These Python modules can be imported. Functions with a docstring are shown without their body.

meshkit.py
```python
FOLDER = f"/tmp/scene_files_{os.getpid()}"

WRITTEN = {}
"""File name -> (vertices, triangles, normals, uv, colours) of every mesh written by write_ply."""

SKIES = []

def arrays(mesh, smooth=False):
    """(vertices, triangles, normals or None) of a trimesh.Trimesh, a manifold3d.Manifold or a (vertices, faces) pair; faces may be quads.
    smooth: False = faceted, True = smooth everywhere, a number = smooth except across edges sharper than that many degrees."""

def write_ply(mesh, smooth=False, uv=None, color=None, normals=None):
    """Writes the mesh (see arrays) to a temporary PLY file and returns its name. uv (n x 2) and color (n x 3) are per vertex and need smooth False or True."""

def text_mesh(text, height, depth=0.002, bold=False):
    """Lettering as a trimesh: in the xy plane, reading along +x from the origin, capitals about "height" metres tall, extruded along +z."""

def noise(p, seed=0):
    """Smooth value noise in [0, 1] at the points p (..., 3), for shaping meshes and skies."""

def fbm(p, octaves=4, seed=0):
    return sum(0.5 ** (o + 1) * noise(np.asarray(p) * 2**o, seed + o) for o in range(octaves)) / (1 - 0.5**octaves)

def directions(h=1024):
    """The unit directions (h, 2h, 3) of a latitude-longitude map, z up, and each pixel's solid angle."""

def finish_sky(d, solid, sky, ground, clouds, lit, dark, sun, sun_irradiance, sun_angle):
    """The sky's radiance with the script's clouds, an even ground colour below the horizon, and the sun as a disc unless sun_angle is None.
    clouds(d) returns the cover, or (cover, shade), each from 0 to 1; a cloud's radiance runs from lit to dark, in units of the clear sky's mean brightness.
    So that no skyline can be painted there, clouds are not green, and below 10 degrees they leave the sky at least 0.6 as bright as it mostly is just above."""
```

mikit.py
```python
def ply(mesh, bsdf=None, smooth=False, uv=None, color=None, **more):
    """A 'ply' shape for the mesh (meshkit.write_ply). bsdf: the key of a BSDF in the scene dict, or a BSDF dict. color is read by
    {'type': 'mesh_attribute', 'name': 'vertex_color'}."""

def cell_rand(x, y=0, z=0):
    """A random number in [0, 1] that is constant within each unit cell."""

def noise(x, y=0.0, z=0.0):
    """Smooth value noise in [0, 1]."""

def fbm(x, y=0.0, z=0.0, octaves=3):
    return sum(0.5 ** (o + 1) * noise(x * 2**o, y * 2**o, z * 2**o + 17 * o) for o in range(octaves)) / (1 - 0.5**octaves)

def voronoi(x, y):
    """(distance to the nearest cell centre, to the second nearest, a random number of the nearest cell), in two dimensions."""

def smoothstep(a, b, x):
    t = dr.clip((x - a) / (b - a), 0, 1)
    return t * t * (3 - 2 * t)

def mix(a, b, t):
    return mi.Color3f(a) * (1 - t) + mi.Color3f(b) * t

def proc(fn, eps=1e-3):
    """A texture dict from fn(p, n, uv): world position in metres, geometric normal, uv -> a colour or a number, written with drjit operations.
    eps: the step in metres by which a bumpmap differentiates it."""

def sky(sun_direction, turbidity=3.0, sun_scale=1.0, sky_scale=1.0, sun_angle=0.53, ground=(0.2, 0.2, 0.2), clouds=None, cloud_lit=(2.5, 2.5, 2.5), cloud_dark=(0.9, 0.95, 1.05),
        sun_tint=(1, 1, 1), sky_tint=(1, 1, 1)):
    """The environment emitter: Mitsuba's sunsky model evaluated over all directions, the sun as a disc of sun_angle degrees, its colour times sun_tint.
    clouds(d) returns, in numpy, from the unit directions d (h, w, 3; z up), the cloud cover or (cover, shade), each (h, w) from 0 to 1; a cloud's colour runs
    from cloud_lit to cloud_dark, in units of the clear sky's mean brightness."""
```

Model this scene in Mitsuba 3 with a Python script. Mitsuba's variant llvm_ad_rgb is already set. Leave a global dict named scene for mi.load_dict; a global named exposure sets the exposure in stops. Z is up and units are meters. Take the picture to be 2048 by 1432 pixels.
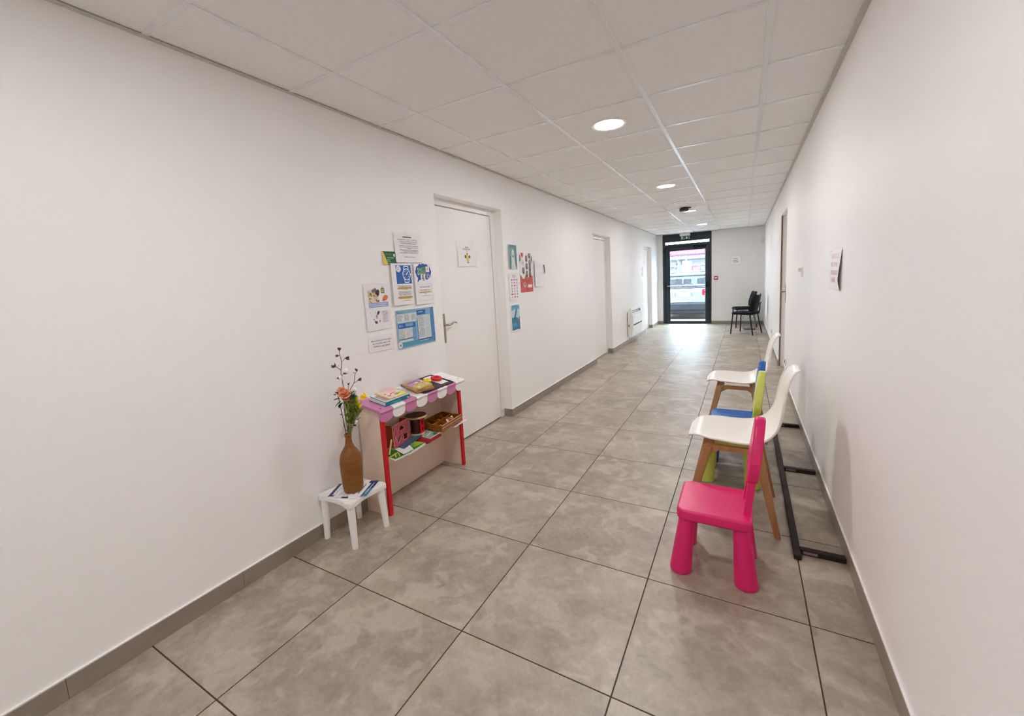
import math, random
import numpy as np
import trimesh
import drjit as dr
import mitsuba as mi
import shapely
import shapely.geometry as sg
from shapely import affinity
import mikit, meshkit
from mikit import fbm, noise, smoothstep, mix, cell_rand

T = mi.ScalarTransform4f
rng = random.Random(7)
scene, labels = {}, {}

# ------------------------------------------------------------------ camera, sky, exposure
W, H = 2048, 1432
FOCAL = 829.12                       # in pixels of the 2048 wide frame
YAW, PITCH, ROLL = 0.5133, -0.1195, -0.0565
CAM = np.array([0.0, 0.0, 1.3574])
SHIFT_Y = -50.85                     # pixels, upward
cy_, sy_, cp_, sp_, cr_, sr_ = (f(a) for a in (YAW, PITCH, ROLL) for f in (math.cos, math.sin))
_f0, _r0, _u0 = np.array([-sy_, cy_, 0]), np.array([cy_, sy_, 0]), np.array([0, 0, 1.0])
_fw, _u1 = _f0 * cp_ + _u0 * sp_, _u0 * cp_ - _f0 * sp_
_ri, _up = _r0 * cr_ + _u1 * sr_, _u1 * cr_ - _r0 * sr_
scene['camera'] = {'type': 'perspective', 'fov': math.degrees(2 * math.atan(W / 2 / FOCAL)), 'fov_axis': 'x', 'near_clip': 0.01, 'far_clip': 500.0,
                   'principal_point_offset_x': 0.0, 'principal_point_offset_y': -SHIFT_Y / H,
                   'to_world': T().look_at(origin=CAM.tolist(), target=(CAM + _fw).tolist(), up=_up.tolist())}


def overcast(d):
    n = meshkit.fbm(d * 2.5 + 3, 4, seed=3)
    return np.ones(d.shape[:2]), np.clip(0.15 + 0.5 * n, 0, 1)


scene['sky'] = {**mikit.sky([0.3, -0.5, 0.8], turbidity=5.0, sun_scale=0.0, sky_scale=70.0, sun_angle=20.0, ground=(0.3, 0.3, 0.3), clouds=overcast,
                            cloud_lit=(1.58, 2.02, 2.3), cloud_dark=(1.15, 1.5, 1.75)), 'sampling_weight': 2.0}
LAMP_RADIANCE = [110.0, 108.5, 108.0]
exposure = 0.5

# ------------------------------------------------------------------ materials


def S(r, g=None, b=None):
    """sRGB 0-255 (or a hex string) to linear"""
    c = np.array([int(r[i:i + 2], 16) for i in (0, 2, 4)] if isinstance(r, str) else [r, g, b], float) / 255
    return np.where(c < 0.04045, c / 12.92, ((c + 0.055) / 1.055) ** 2.4).tolist()


def rgb(c):
    return {'type': 'rgb', 'value': list(map(float, c))}


def mat(name, color, rough=0.5, **kw):
    key = 'mat_' + name
    base = color if isinstance(color, dict) else rgb(color)
    b = {'type': 'principled', 'base_color': base, 'roughness': rough if isinstance(rough, dict) else float(rough), 'specular': kw.pop('specular', 0.5), **kw}
    scene[key] = {'type': 'twosided', 'bsdf': b}
    return key


def tile_tone(p, n, uv):
    ix, iy = dr.floor((p.x + 1.563) / 0.5982), dr.floor((p.y - 0.572) / 0.5982)
    ox, oy = cell_rand(ix, iy, 5) * 31, cell_rand(ix, iy, 9) * 47
    big = fbm(p.x * 2.6 + ox, p.y * 2.6 + oy, 1.5, 4)
    mid = fbm(p.x * 8 + oy, p.y * 8 + ox, 4.5, 4)
    fine = fbm(p.x * 55 + ox, p.y * 55, 2.2, 3)
    v = fbm(p.x * 5.0 + 2.2 * mid + oy, p.y * 5.5 + ox + 1.6 * big, 7.1, 5)
    t = 0.35 * big + 0.35 * mid + 0.30 * fine
    c = mix((0.245, 0.200, 0.154), (0.355, 0.300, 0.238), smoothstep(0.30, 0.66, 0.4 * big + 0.6 * t))
    w = fbm(p.x * 19 + 4 * mid + ox, p.y * 19 + oy + 2 * big, 3.1, 5)
    c = mix(c, (0.455, 0.395, 0.325), smoothstep(0.50, 0.66, 0.5 * v + 0.5 * w) * 0.50)
    c = mix(c, (0.205, 0.168, 0.132), smoothstep(0.48, 0.32, 0.5 * v + 0.5 * w) * 0.42)
    c = c * (0.93 + 0.14 * noise(p.x * 140, p.y * 140, 0.7))
    return c * (1.0 + 0.08 * cell_rand(ix, iy, 2))


M_TILE = mat('floor_tile', mikit.proc(tile_tone), mikit.proc(lambda p, n, uv: 0.38 + 0.06 * fbm(p.x * 9, p.y * 9, 0.3, 3)), specular=1.0)
M_GROUT = mat('grout', S(62, 49, 40), 0.6, specular=0.4)
M_SKIRT = mat('skirting_tile', mikit.proc(lambda p, n, uv: mix((0.215, 0.178, 0.145), (0.29, 0.245, 0.202), fbm(p.y * 7 + p.x * 7, p.z * 16, 2.2, 4))), 0.35)
M_SKIRTTOP = mat('skirting_seal', (0.84, 0.83, 0.82), 0.4)
M_WALL = mat('wall_paint', (0.86, 0.852, 0.845), mikit.proc(lambda p, n, uv: 0.40 + 0.1 * fbm(p.y * 3, p.z * 3, p.x * 3, 3)), specular=0.35)
M_CTILE = mat('ceiling_tile', mikit.proc(lambda p, n, uv: mix((0.74, 0.735, 0.73), (0.79, 0.785, 0.78), fbm(p.x * 160, p.y * 160, 0.1, 2))), 0.9, specular=0.1)
M_TBAR = mat('ceiling_bar', (0.68, 0.68, 0.68), 0.2, specular=1.0, clearcoat=0.8, clearcoat_gloss=0.8)
M_TRIM = mat('ceiling_trim', (0.50, 0.48, 0.45), 0.45)
M_DARK = mat('dark_void', (0.03, 0.028, 0.025), 0.9)
M_DOOR = mat('door_paint', (0.84, 0.825, 0.81), 0.35)
M_FRAME = mat('door_frame_paint', (0.79, 0.775, 0.76), 0.3)
M_STEEL = mat('brushed_steel', (0.42, 0.37, 0.31), 0.32, metallic=1.0)
M_CHROME = mat('chrome', (0.8, 0.8, 0.8), 0.15, metallic=1.0)
M_ALU = mat('anthracite_aluminium', S(34, 42, 48), 0.4, specular=0.3)
M_BLACK = mat('black_plastic', (0.006, 0.006, 0.008), 0.5, specular=0.2)
M_WHITE = mat('white_plastic', (0.80, 0.79, 0.77), 0.3)
M_SHELL = mat('white_shell_plastic', (0.80, 0.765, 0.725), 0.28)
M_GLASS = 'mat_glass'
scene[M_GLASS] = {'type': 'thindielectric', 'int_ior': 1.5}
M_PAPER = mat('paper', (0.80, 0.775, 0.80), 0.35)
M_PRINT = mat('print', {'type': 'mesh_attribute', 'name': 'vertex_color'}, 0.4)
for _k, _c in (('paper', rgb((0.82, 0.83, 0.86))), ('print', {'type': 'mesh_attribute', 'name': 'vertex_color'})):
    scene['mat_backlit_' + _k] = {'type': 'principledthin', 'base_color': _c, 'roughness': 0.5, 'diff_trans': 0.5}
M_PINK = mat('pink_plastic', S(216, 26, 104), 0.34)
M_LIME = mat('lime_plastic', S(198, 204, 96), 0.34)
M_BLUE = mat('blue_plastic', S(38, 98, 172), 0.32)
M_RED = mat('red_paint', S(196, 14, 22), 0.3)
M_LILAC = mat('lilac_paint', S(196, 122, 164), 0.35)
M_WHITEP = mat('white_paint', (0.80, 0.785, 0.77), 0.35)
M_CREAM = mat('cream_board', (0.70, 0.555, 0.46), 0.5)


def wood(name, a, b, ax=(40, 40, 4), rough=0.45):
    return mat(name, mikit.proc(lambda p, n, uv: mix(a, b, fbm(p.x * ax[0], p.y * ax[1], p.z * ax[2], 4))), rough)


M_BEECH = wood('beech_leg', (0.30, 0.135, 0.045), (0.46, 0.24, 0.095))
M_PALEWOOD = wood('pale_wood', (0.50, 0.31, 0.13), (0.66, 0.45, 0.22), (30, 30, 30))
M_DRAWER = wood('varnished_wood', (0.20, 0.062, 0.005), (0.34, 0.125, 0.011), (60, 12, 60), 0.34)
M_DARKWOOD = wood('dark_disc', (0.055, 0.025, 0.012), (0.09, 0.045, 0.02), (30, 30, 30), 0.5)
M_RAIL = mat('dark_brown_metal', mikit.proc(lambda p, n, uv: mix((0.016, 0.010, 0.010), (0.034, 0.022, 0.021), fbm(p.x * 30, p.y * 30, p.z * 30, 4))), 0.5, specular=0.2)


def stoneware(p, n, uv):
    s = fbm(p.x * 22, p.y * 22, p.z * 60, 4)
    sp = noise(p.x * 330, p.y * 330, p.z * 330)
    c = mix((0.15, 0.050, 0.006), (0.245, 0.094, 0.011), s)
    return mix(c, (0.09, 0.03, 0.01), smoothstep(0.80, 0.92, sp) * 0.8)


M_VASE = mat('stoneware', mikit.proc(stoneware), 0.42, specular=0.3, clearcoat=0.25)
M_STEM = mat('brown_twig', S(88, 60, 50), 0.7)
M_GSTEM = mat('green_stem', S(104, 116, 48), 0.6)
M_BUD = mat('dark_bud', S(74, 46, 52), 0.7)
M_ROSE = mat('peach_petal', mikit.proc(lambda p, n, uv: mix(S(214, 130, 96), S(238, 190, 158), smoothstep(0.3, 0.7, fbm(p.x * 70, p.y * 70, p.z * 70, 2)))), 0.7)
M_YEL = mat('yellow_petal', S(252, 232, 40), 0.7)
M_LEAFD = mat('dark_leaf', S(26, 44, 34), 0.5)
M_LEAFG = mat('green_leaf', mikit.proc(lambda p, n, uv: mix(S(84, 104, 26), S(146, 160, 60), fbm(p.x * 50, p.y * 50, p.z * 50, 2))), 0.6)
M_COTTON = mat('cotton', (0.85, 0.84, 0.83), 0.9)
M_CHAIRFAB = mat('black_fabric', (0.006, 0.007, 0.012), 0.85, specular=0.15)
M_TUBE = mat('black_tube', (0.006, 0.006, 0.008), 0.4, specular=0.3)
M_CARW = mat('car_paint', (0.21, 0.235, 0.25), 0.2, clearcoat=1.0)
M_BUMP = mat('grey_bumper', (0.010, 0.014, 0.022), 0.55, specular=0.3)
M_TYRE = mat('tyre', (0.02, 0.02, 0.022), 0.8)
M_SEAT = mat('grey_seat', S(80, 92, 108), 0.8)
M_TAIL = mat('tail_lamp_red', S(170, 12, 40), 0.15)
M_PLATE = mat('plate_white', (0.8, 0.8, 0.8), 0.3)
M_FASCIA = mat('pink_fascia', (0.34, 0.045, 0.115), 0.5, specular=0.2)
M_ROAD = mat('asphalt', mikit.proc(lambda p, n, uv: mix((0.10, 0.10, 0.105), (0.16, 0.16, 0.165), fbm(p.x * 30, p.y * 30, 0.1, 3))), 0.8)
M_PAVE = mat('paving', mikit.proc(lambda p, n, uv: mix((0.50, 0.50, 0.50), (0.58, 0.58, 0.58), fbm(p.x * 20, p.y * 20, 0.1, 3))), 0.7)
M_SHOPW = mat('shop_white', (0.34, 0.35, 0.36), 0.5)
M_SHOPG = mat('shop_grey', S(66, 76, 92), 0.6)
M_TURQ = mat('turquoise', S(60, 170, 166), 0.5)
M_CORAL = mat('coral', S(232, 120, 120), 0.5)
M_REDBOX = mat('red_box', S(170, 24, 46), 0.5)
M_BLUEBOX = mat('blue_box', S(44, 84, 140), 0.5)
M_BLUEGREY = mat('blue_grey_board', S(62, 90, 112), 0.5)
M_TEAL = mat('teal_cover', S(10, 118, 140), 0.35)
M_PAGES = mat('pages', (0.72, 0.70, 0.68), 0.7)
M_GREENC = mat('green_cover', S(26, 112, 24), 0.35)
M_TRAY = mat('black_tray', (0.018, 0.014, 0.014), 0.42)
M_YRING = mat('yellow_ring', S(238, 200, 20), 0.3)
M_RRING = mat('red_ring', S(204, 18, 26), 0.28)
M_SIGNG = mat('exit_green', S(20, 96, 74), 0.4)
M_METALGREY = mat('grey_sticker', S(120, 112, 106), 0.4)

# ------------------------------------------------------------------ mesh helpers
cat = trimesh.util.concatenate


def box(x0, x1, y0, y1, z0, z1, b=0.0):
    x0, x1, y0, y1, z0, z1 = min(x0, x1), max(x0, x1), min(y0, y1), max(y0, y1), min(z0, z1), max(z0, z1)
    if not b:
        m = trimesh.creation.box((x1 - x0, y1 - y0, z1 - z0))
        m.apply_translation(((x0 + x1) / 2, (y0 + y1) / 2, (z0 + z1) / 2))
        return m
    pts = []
    for x, sx in ((x0, 1), (x1, -1)):
        for y, sy in ((y0, 1), (y1, -1)):
            for z, sz in ((z0, 1), (z1, -1)):
                pts += [(x, y + sy * b, z + sz * b), (x + sx * b, y, z + sz * b), (x + sx * b, y + sy * b, z)]
    return hull(pts)


def hull(pts):
    return trimesh.convex.convex_hull(np.array(pts, float))


_ICO = trimesh.creation.icosphere(subdivisions=2).vertices


def rbox(x0, x1, y0, y1, z0, z1, r):
    pts = [np.array([x, y, z]) + _ICO * r for x in (x0 + r, x1 - r) for y in (y0 + r, y1 - r) for z in (z0 + r, z1 - r)]
    return hull(np.vstack(pts))


def capsule_hull(pts):
    """hull of spheres [(x,y,z,r)]"""
    return hull(np.vstack([np.array(p[:3]) + _ICO * p[3] for p in pts]))


def cyl(p0, p1, r0, r1=None, n=24):
    r1 = r0 if r1 is None else r1
    p0, p1 = np.array(p0, float), np.array(p1, float)
    d = p1 - p0
    d /= np.linalg.norm(d)
    a = np.cross(d, [0, 0, 1.0] if abs(d[2]) < 0.9 else [1.0, 0, 0])
    a /= np.linalg.norm(a)
    b = np.cross(d, a)
    ang = np.arange(n) * 2 * np.pi / n
    ring = np.cos(ang)[:, None] * a + np.sin(ang)[:, None] * b
    return hull(np.vstack([p0 + ring * r0, p1 + ring * r1]))


def tube(pts, r, n=10, caps=True):
    p = np.array(pts, float)
    r = np.broadcast_to(r, (len(p),))
    t = np.gradient(p, axis=0)
    t /= np.linalg.norm(t, axis=1, keepdims=True) + 1e-12
    ref = np.array([0, 0, 1.0]) if abs(t[0][2]) < 0.9 else np.array([1.0, 0, 0])
    v = []
    a = np.cross(t[0], ref)
    for i in range(len(p)):
        a = a - t[i] * (a @ t[i])
        a /= np.linalg.norm(a)
        b = np.cross(t[i], a)
        ang = np.arange(n) * 2 * np.pi / n
        v.append(p[i] + r[i] * (np.cos(ang)[:, None] * a + np.sin(ang)[:, None] * b))
    v = np.vstack(v + [p[:1], p[-1:]])
    f = []
    k = len(p)
    for i in range(k - 1):
        for j in range(n):
            q = (j + 1) % n
            f += [(i * n + j, i * n + q, (i + 1) * n + q), (i * n + j, (i + 1) * n + q, (i + 1) * n + j)]
    if caps:
        for j in range(n):
            q = (j + 1) % n
            f += [(k * n, q, j), (k * n + 1, (k - 1) * n + j, (k - 1) * n + q)]
    return trimesh.Trimesh(v, f, process=False)


def bend(pts, per=6):
    """a smooth curve through the points"""
    p = np.array(pts, float)
    from scipy.interpolate import CubicSpline
    s = np.r_[0, np.cumsum(np.linalg.norm(np.diff(p, axis=0), axis=1))]
    return CubicSpline(s, p)(np.linspace(0, s[-1], per * (len(p) - 1) + 1))


def lathe(profile, n=40):
    return trimesh.creation.revolve(np.array(profile, float), sections=n)


def prism(poly, h, frame):
    """shapely polygon (a, b) extruded by h along c; frame = (origin, A, B, C)"""
    ms = [trimesh.creation.extrude_polygon(g, h, engine='earcut') for g in getattr(poly, 'geoms', [poly])]
    m = cat(ms)
    o, A, B, C = (np.array(q, float) for q in frame)
    v = m.vertices
    m2 = trimesh.Trimesh(o + v[:, :1] * A + v[:, 1:2] * B + v[:, 2:] * C, m.faces, process=False)
    if np.dot(np.cross(A, B), C) < 0:
        m2.invert()
    return m2


def rrect(x0, y0, x1, y1, r):
    return sg.box(x0 + r, y0 + r, x1 - r, y1 - r).buffer(r, quad_segs=6)


def move(m, loc=(0, 0, 0), rz=0.0, rx=0.0, ry=0.0, s=1.0):
    m = m.copy()
    Rm = np.eye(4)
    for ang, ax in ((rx, [1, 0, 0]), (ry, [0, 1, 0]), (rz, [0, 0, 1])):
        if ang:
            Rm = trimesh.transformations.rotation_matrix(ang, ax) @ Rm
    Rm[:3, :3] *= s
    Rm[:3, 3] = loc
    m.apply_transform(Rm)
    return m


# ------------------------------------------------------------------ scene helpers
_used = set()


def numbered(key):
    k, i = key, 0
    while k in _used:
        i += 1
        k = f'{key}_{i:03d}'
    _used.add(k)
    return k


def thing(name, label, category, group=None):
    k = numbered(name)
    labels[k] = {'label': label, 'category': category}
    if group:
        labels[k]['group'] = group
    return k


def struct(name, label=None):
    k = numbered(name)
    labels[k] = {'kind': 'structure'}
    if label:
        labels[k]['label'] = label
    return k


def add(parent, name, mesh, m, smooth=False, label=None, kind=None, **more):
    key = numbered(parent + '__' + name) if name else parent
    scene[key] = mikit.ply(mesh, m, smooth, **more)
    if label or kind:
        labels[key] = {k: v for k, v in (('label', label), ('kind', kind)) if v}
    return key


def rep(parent, name, ply, label=None):
    """another entry that shares a ply dict made before"""
    key = numbered(parent + '__' + name)
    scene[key] = ply
    return key


# ------------------------------------------------------------------ flat print on paper
class Sheet:
    """A sheet of w x h metres: u to the right, v down; print is laid on as thin layers of ink in plain colours."""

    def __init__(self, O, U, V, N, w, h, curl=None):
        self.O, self.U, self.V, self.N = (np.array(q, float) for q in (O, U, V, N))
        self.w, self.h, self.curl = w, h, curl or (lambda u, v: 0 * u)
        self.bent = False
        self.v, self.f, self.c, self.layer, self.count = [], [], [], 0, 0

    def at(self, uv, d):
        u, v = uv[:, :1], uv[:, 1:2]
        return self.O + u * self.U + v * self.V + (d + self.curl(u / self.w, v / self.h)) * self.N

    def ink(self, poly, color):
        poly = poly.intersection(sg.box(0, 0, self.w, self.h)) if not poly.is_empty else poly
        self.layer += 1
        for g in getattr(poly, 'geoms', [poly]):
            if g.is_empty or g.geom_type != 'Polygon':
                continue
            vv, ff = trimesh.creation.triangulate_polygon(g, engine='earcut')
            vv, ff = np.asarray(vv)[:, :2], np.asarray(ff)
            if self.bent:
                vv, ff = trimesh.remesh.subdivide_to_size(np.column_stack([vv, 0 * vv[:, 0]]), ff, 0.012)
            self.v.append(self.at(vv[:, :2], 0.0009 + 0.00003 * self.layer))
            self.f.append(ff + self.count)
            self.c.append(np.tile(color, (len(vv), 1)))
            self.count += len(vv)

    def rect(self, u0, v0, u1, v1, color):
        self.ink(sg.box(min(u0, u1), min(v0, v1), max(u0, u1), max(v0, v1)), color)

    def poly(self, pts, color):
        self.ink(sg.Polygon(pts).buffer(0), color)

    def disc(self, u, v, r, color, rv=None, ang=0):
        p = affinity.scale(sg.Point(0, 0).buffer(1, quad_segs=8), r, rv or r)
        self.ink(affinity.translate(affinity.rotate(p, ang, origin=(0, 0)), u, v), color)

    def ring(self, u, v, r0, r1, color):
        self.ink(sg.Point(u, v).buffer(r1, quad_segs=10).difference(sg.Point(u, v).buffer(r0, quad_segs=10)), color)

    def line(self, pts, wd, color):
        self.ink(sg.LineString(pts).buffer(wd / 2, cap_style='flat'), color)

    def text(self, s, u, v, height, color, align='c', bold=False, fit=None):
        m = meshkit.text_mesh(s, height, 0.001, bold)
        tri = m.vertices[:, :2][m.faces[np.abs(m.face_normals[:, 2]) > 0.9]]
        tri = tri[: len(tri) // 1]
        x0, x1 = m.vertices[:, 0].min(), m.vertices[:, 0].max()
        k = fit / (x1 - x0) if fit else 1.0
        sh = {'l': 0, 'c': (x1 - x0) * k / 2, 'r': (x1 - x0) * k}[align]
        uv = np.stack([(tri[..., 0] - x0) * k - sh + u, v - tri[..., 1]], -1).reshape(-1, 2)
        self.layer += 1
        self.v.append(self.at(uv, 0.0009 + 0.00003 * self.layer))
        self.f.append(np.arange(len(uv)).reshape(-1, 3) + self.count)
        self.c.append(np.tile(color, (len(uv), 1)))
        self.count += len(uv)

    def lines(self, u0, u1, v0, step, n, thick, color, seed=1, center=False, ragged=0.25):
        r = random.Random(seed)
        shapes = []
        for i in range(n):
            end = u1 - (u1 - u0) * (r.random() * ragged)
            off = (u1 - end) / 2 if center else 0
            x = u0
            while x < end - 0.002:
                wd = min(r.uniform(0.006, 0.02), end - x)
                shapes.append(sg.box(x + off, v0 + i * step, x + off + wd, v0 + i * step + thick))
                x += wd + 0.0022
        self.ink(sg.MultiPolygon(shapes), color)

    def build(self, key, paper=M_PAPER, printing='print', outline=None, ink=M_PRINT):
        nu, nv = (33, 33) if self.bent else (5, 7)
        o = outline or None
        if o is None:
            g = np.array([[i * self.w / (nu - 1), j * self.h / (nv - 1)] for j in range(nv) for i in range(nu)])
            a, b = self.at(g, 0.0006), self.at(g, 0.0001)
            n = len(g)
            f = []
            for j in range(nv - 1):
                for i in range(nu - 1):
                    q = [j * nu + i, j * nu + i + 1, (j + 1) * nu + i + 1, (j + 1) * nu + i]
                    f += [(q[0], q[1], q[2]), (q[0], q[2], q[3]), (n + q[0], n + q[2], n + q[1]), (n + q[0], n + q[3], n + q[2])]
            border = [i for i in range(nu)] + [j * nu + nu - 1 for j in range(1, nv)] + [(nv - 1) * nu + i for i in range(nu - 2, -1, -1)] + [j * nu for j in range(nv - 2, 0, -1)]
            for x, y in zip(border, border[1:] + border[:1]):
                f += [(x, n + y, y), (x, n + x, n + y)]
            mesh = trimesh.Trimesh(np.vstack([a, b]), f, process=False)
        add(key, 'sheet', mesh, paper, False)
        if self.v:
            m = trimesh.Trimesh(np.vstack(self.v), np.vstack(self.f), process=False)
            add(key, printing, m, ink, False, color=np.vstack(self.c))


XL, XR, YE, YB, ZC = -2.056, 0.43, 11.92, -3.0, 2.39
INK, GREY = S(40, 36, 44), S(132, 126, 136)


def left_sheet(y0, z1, w, h, x=XL, lift=0.0, side=0.0, twist=0.0, off=0.0):
    c, s = math.cos(twist), math.sin(twist)
    return Sheet((x + off, y0, z1), (0, c, s), (0, s, -c), (1, 0, 0), w, h, lambda u, v: lift * v + side * (1 - u))


# ================================================================== STRUCTURE
TX, TY, TP = -1.563, 0.572, 0.5982
# floor: a bed of grout and single tiles
fl = struct('floor', 'grey-brown stone-look tiled floor of the corridor')
add(fl, '', box(XL - 0.2, XR + 0.2, YB - 0.1, 12.15, -0.08, -0.0008), M_GROUT)
xs = [XL - 0.14] + [TX + TP * i for i in range(4)] + [XR + 0.1]
ys = [YB] + [TY + TP * j for j in range(-5, 19)] + [12.1]
for j in range(len(ys) - 1):
    for i in range(len(xs) - 1):
        g = 0.0024
        add(fl, 'tile', box(xs[i] + g, xs[i + 1] - g, ys[j] + g, ys[j + 1] - g, -0.02, 0.0, 0.0006), M_TILE)

# ceiling
ce = struct('ceiling', 'suspended ceiling of square white panels in a white grid')
add(ce, '', box(XL - 0.2, XR + 0.2, YB - 0.1, YE + 0.2, ZC + 0.02, ZC + 0.12), M_DARK)
cxs = [XL] + [-1.7147 + 0.6 * i for i in range(4)] + [XR]
cys = [YB] + [0.8524 + 0.6 * k for k in range(-6, 19)] + [YE]
_cache = {}
for j in range(len(cys) - 1):
    for i in range(len(cxs) - 1):
        a, b = cxs[i] + (0.004 if i else 0.006), cxs[i + 1] - (0.004 if i < len(cxs) - 2 else 0.006)
        add(ce, 'panel', box(a, b, cys[j] + 0.004, cys[j + 1] - 0.004, ZC + 0.003, ZC + 0.018, 0.0015), M_CTILE)
for i in range(1, 5):
    add(ce, 'main_runner', box(cxs[i] - 0.012, cxs[i] + 0.012, YB, YE, ZC - 0.002, ZC + 0.006, 0.001), M_TBAR)
for j in range(1, len(cys) - 1):
    for i in range(len(cxs) - 1):
        a = cxs[i] + (0.012 if i else 0.0)
        b = cxs[i + 1] - (0.012 if i < len(cxs) - 2 else 0.0)
        add(ce, 'cross_tee', box(a, b, cys[j] - 0.012, cys[j] + 0.012, ZC - 0.001, ZC + 0.006, 0.001), M_TBAR)
for n_, (a, b, c, d) in enumerate(((XL, XL + 0.02, YB, YE), (XR - 0.02, XR, YB, YE), (XL, XR, YE - 0.02, YE)), 1):
    t = struct(f'trim_{n_}')
    add(t, '', box(a, b, c, d, ZC - 0.006, ZC - 0.001), M_TRIM)


def wall_x(name, x0, x1, openings, label):
    """a wall along y with door openings [(y0, y1, top)]"""
    k = struct(name, label)
    p = sg.box(YB - 0.1, -0.05, YE + 0.25, ZC + 0.1)
    for a, b, t in openings:
        p = p.difference(sg.box(a, -0.1, b, t))
    add(k, '', prism(p, x1 - x0, ((x0, 0, 0), (0, 1, 0), (0, 0, 1), (1, 0, 0))), M_WALL)


D1, D2, D3, D4 = (2.56, 3.562, 2.062), (6.36, 7.32, 2.052), (10.12, 11.055, 2.045), (5.85, 6.75, 2.045)
wall_x('wall_left', XL - 0.2, XL, [D1, D2, D3], 'long white painted wall with three doors and paper notices')
wall_x('wall_right', XR, XR + 0.2, [D4], 'long white satin wall behind the row of chairs')
k = struct('wall_back', 'white end wall behind the viewer')
add(k, '', box(XL - 0.2, XR + 0.2, YB - 0.2, YB, -0.05, ZC + 0.1), M_WALL)
k = struct('wall_end', 'white end wall around the dark glazed entrance door')
DE0, DE1 = -1.925, -0.733
p = sg.box(XL - 0.2, -0.05, XR + 0.2, ZC + 0.1).difference(sg.box(DE0, -0.1, DE1, ZC + 0.005))
add(k, '', prism(p, 0.25, ((0, YE + 0.25, 0), (1, 0, 0), (0, 0, 1), (0, -1, 0))), M_WALL)

# skirting tiles
BH, BT = 0.078, 0.010


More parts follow.
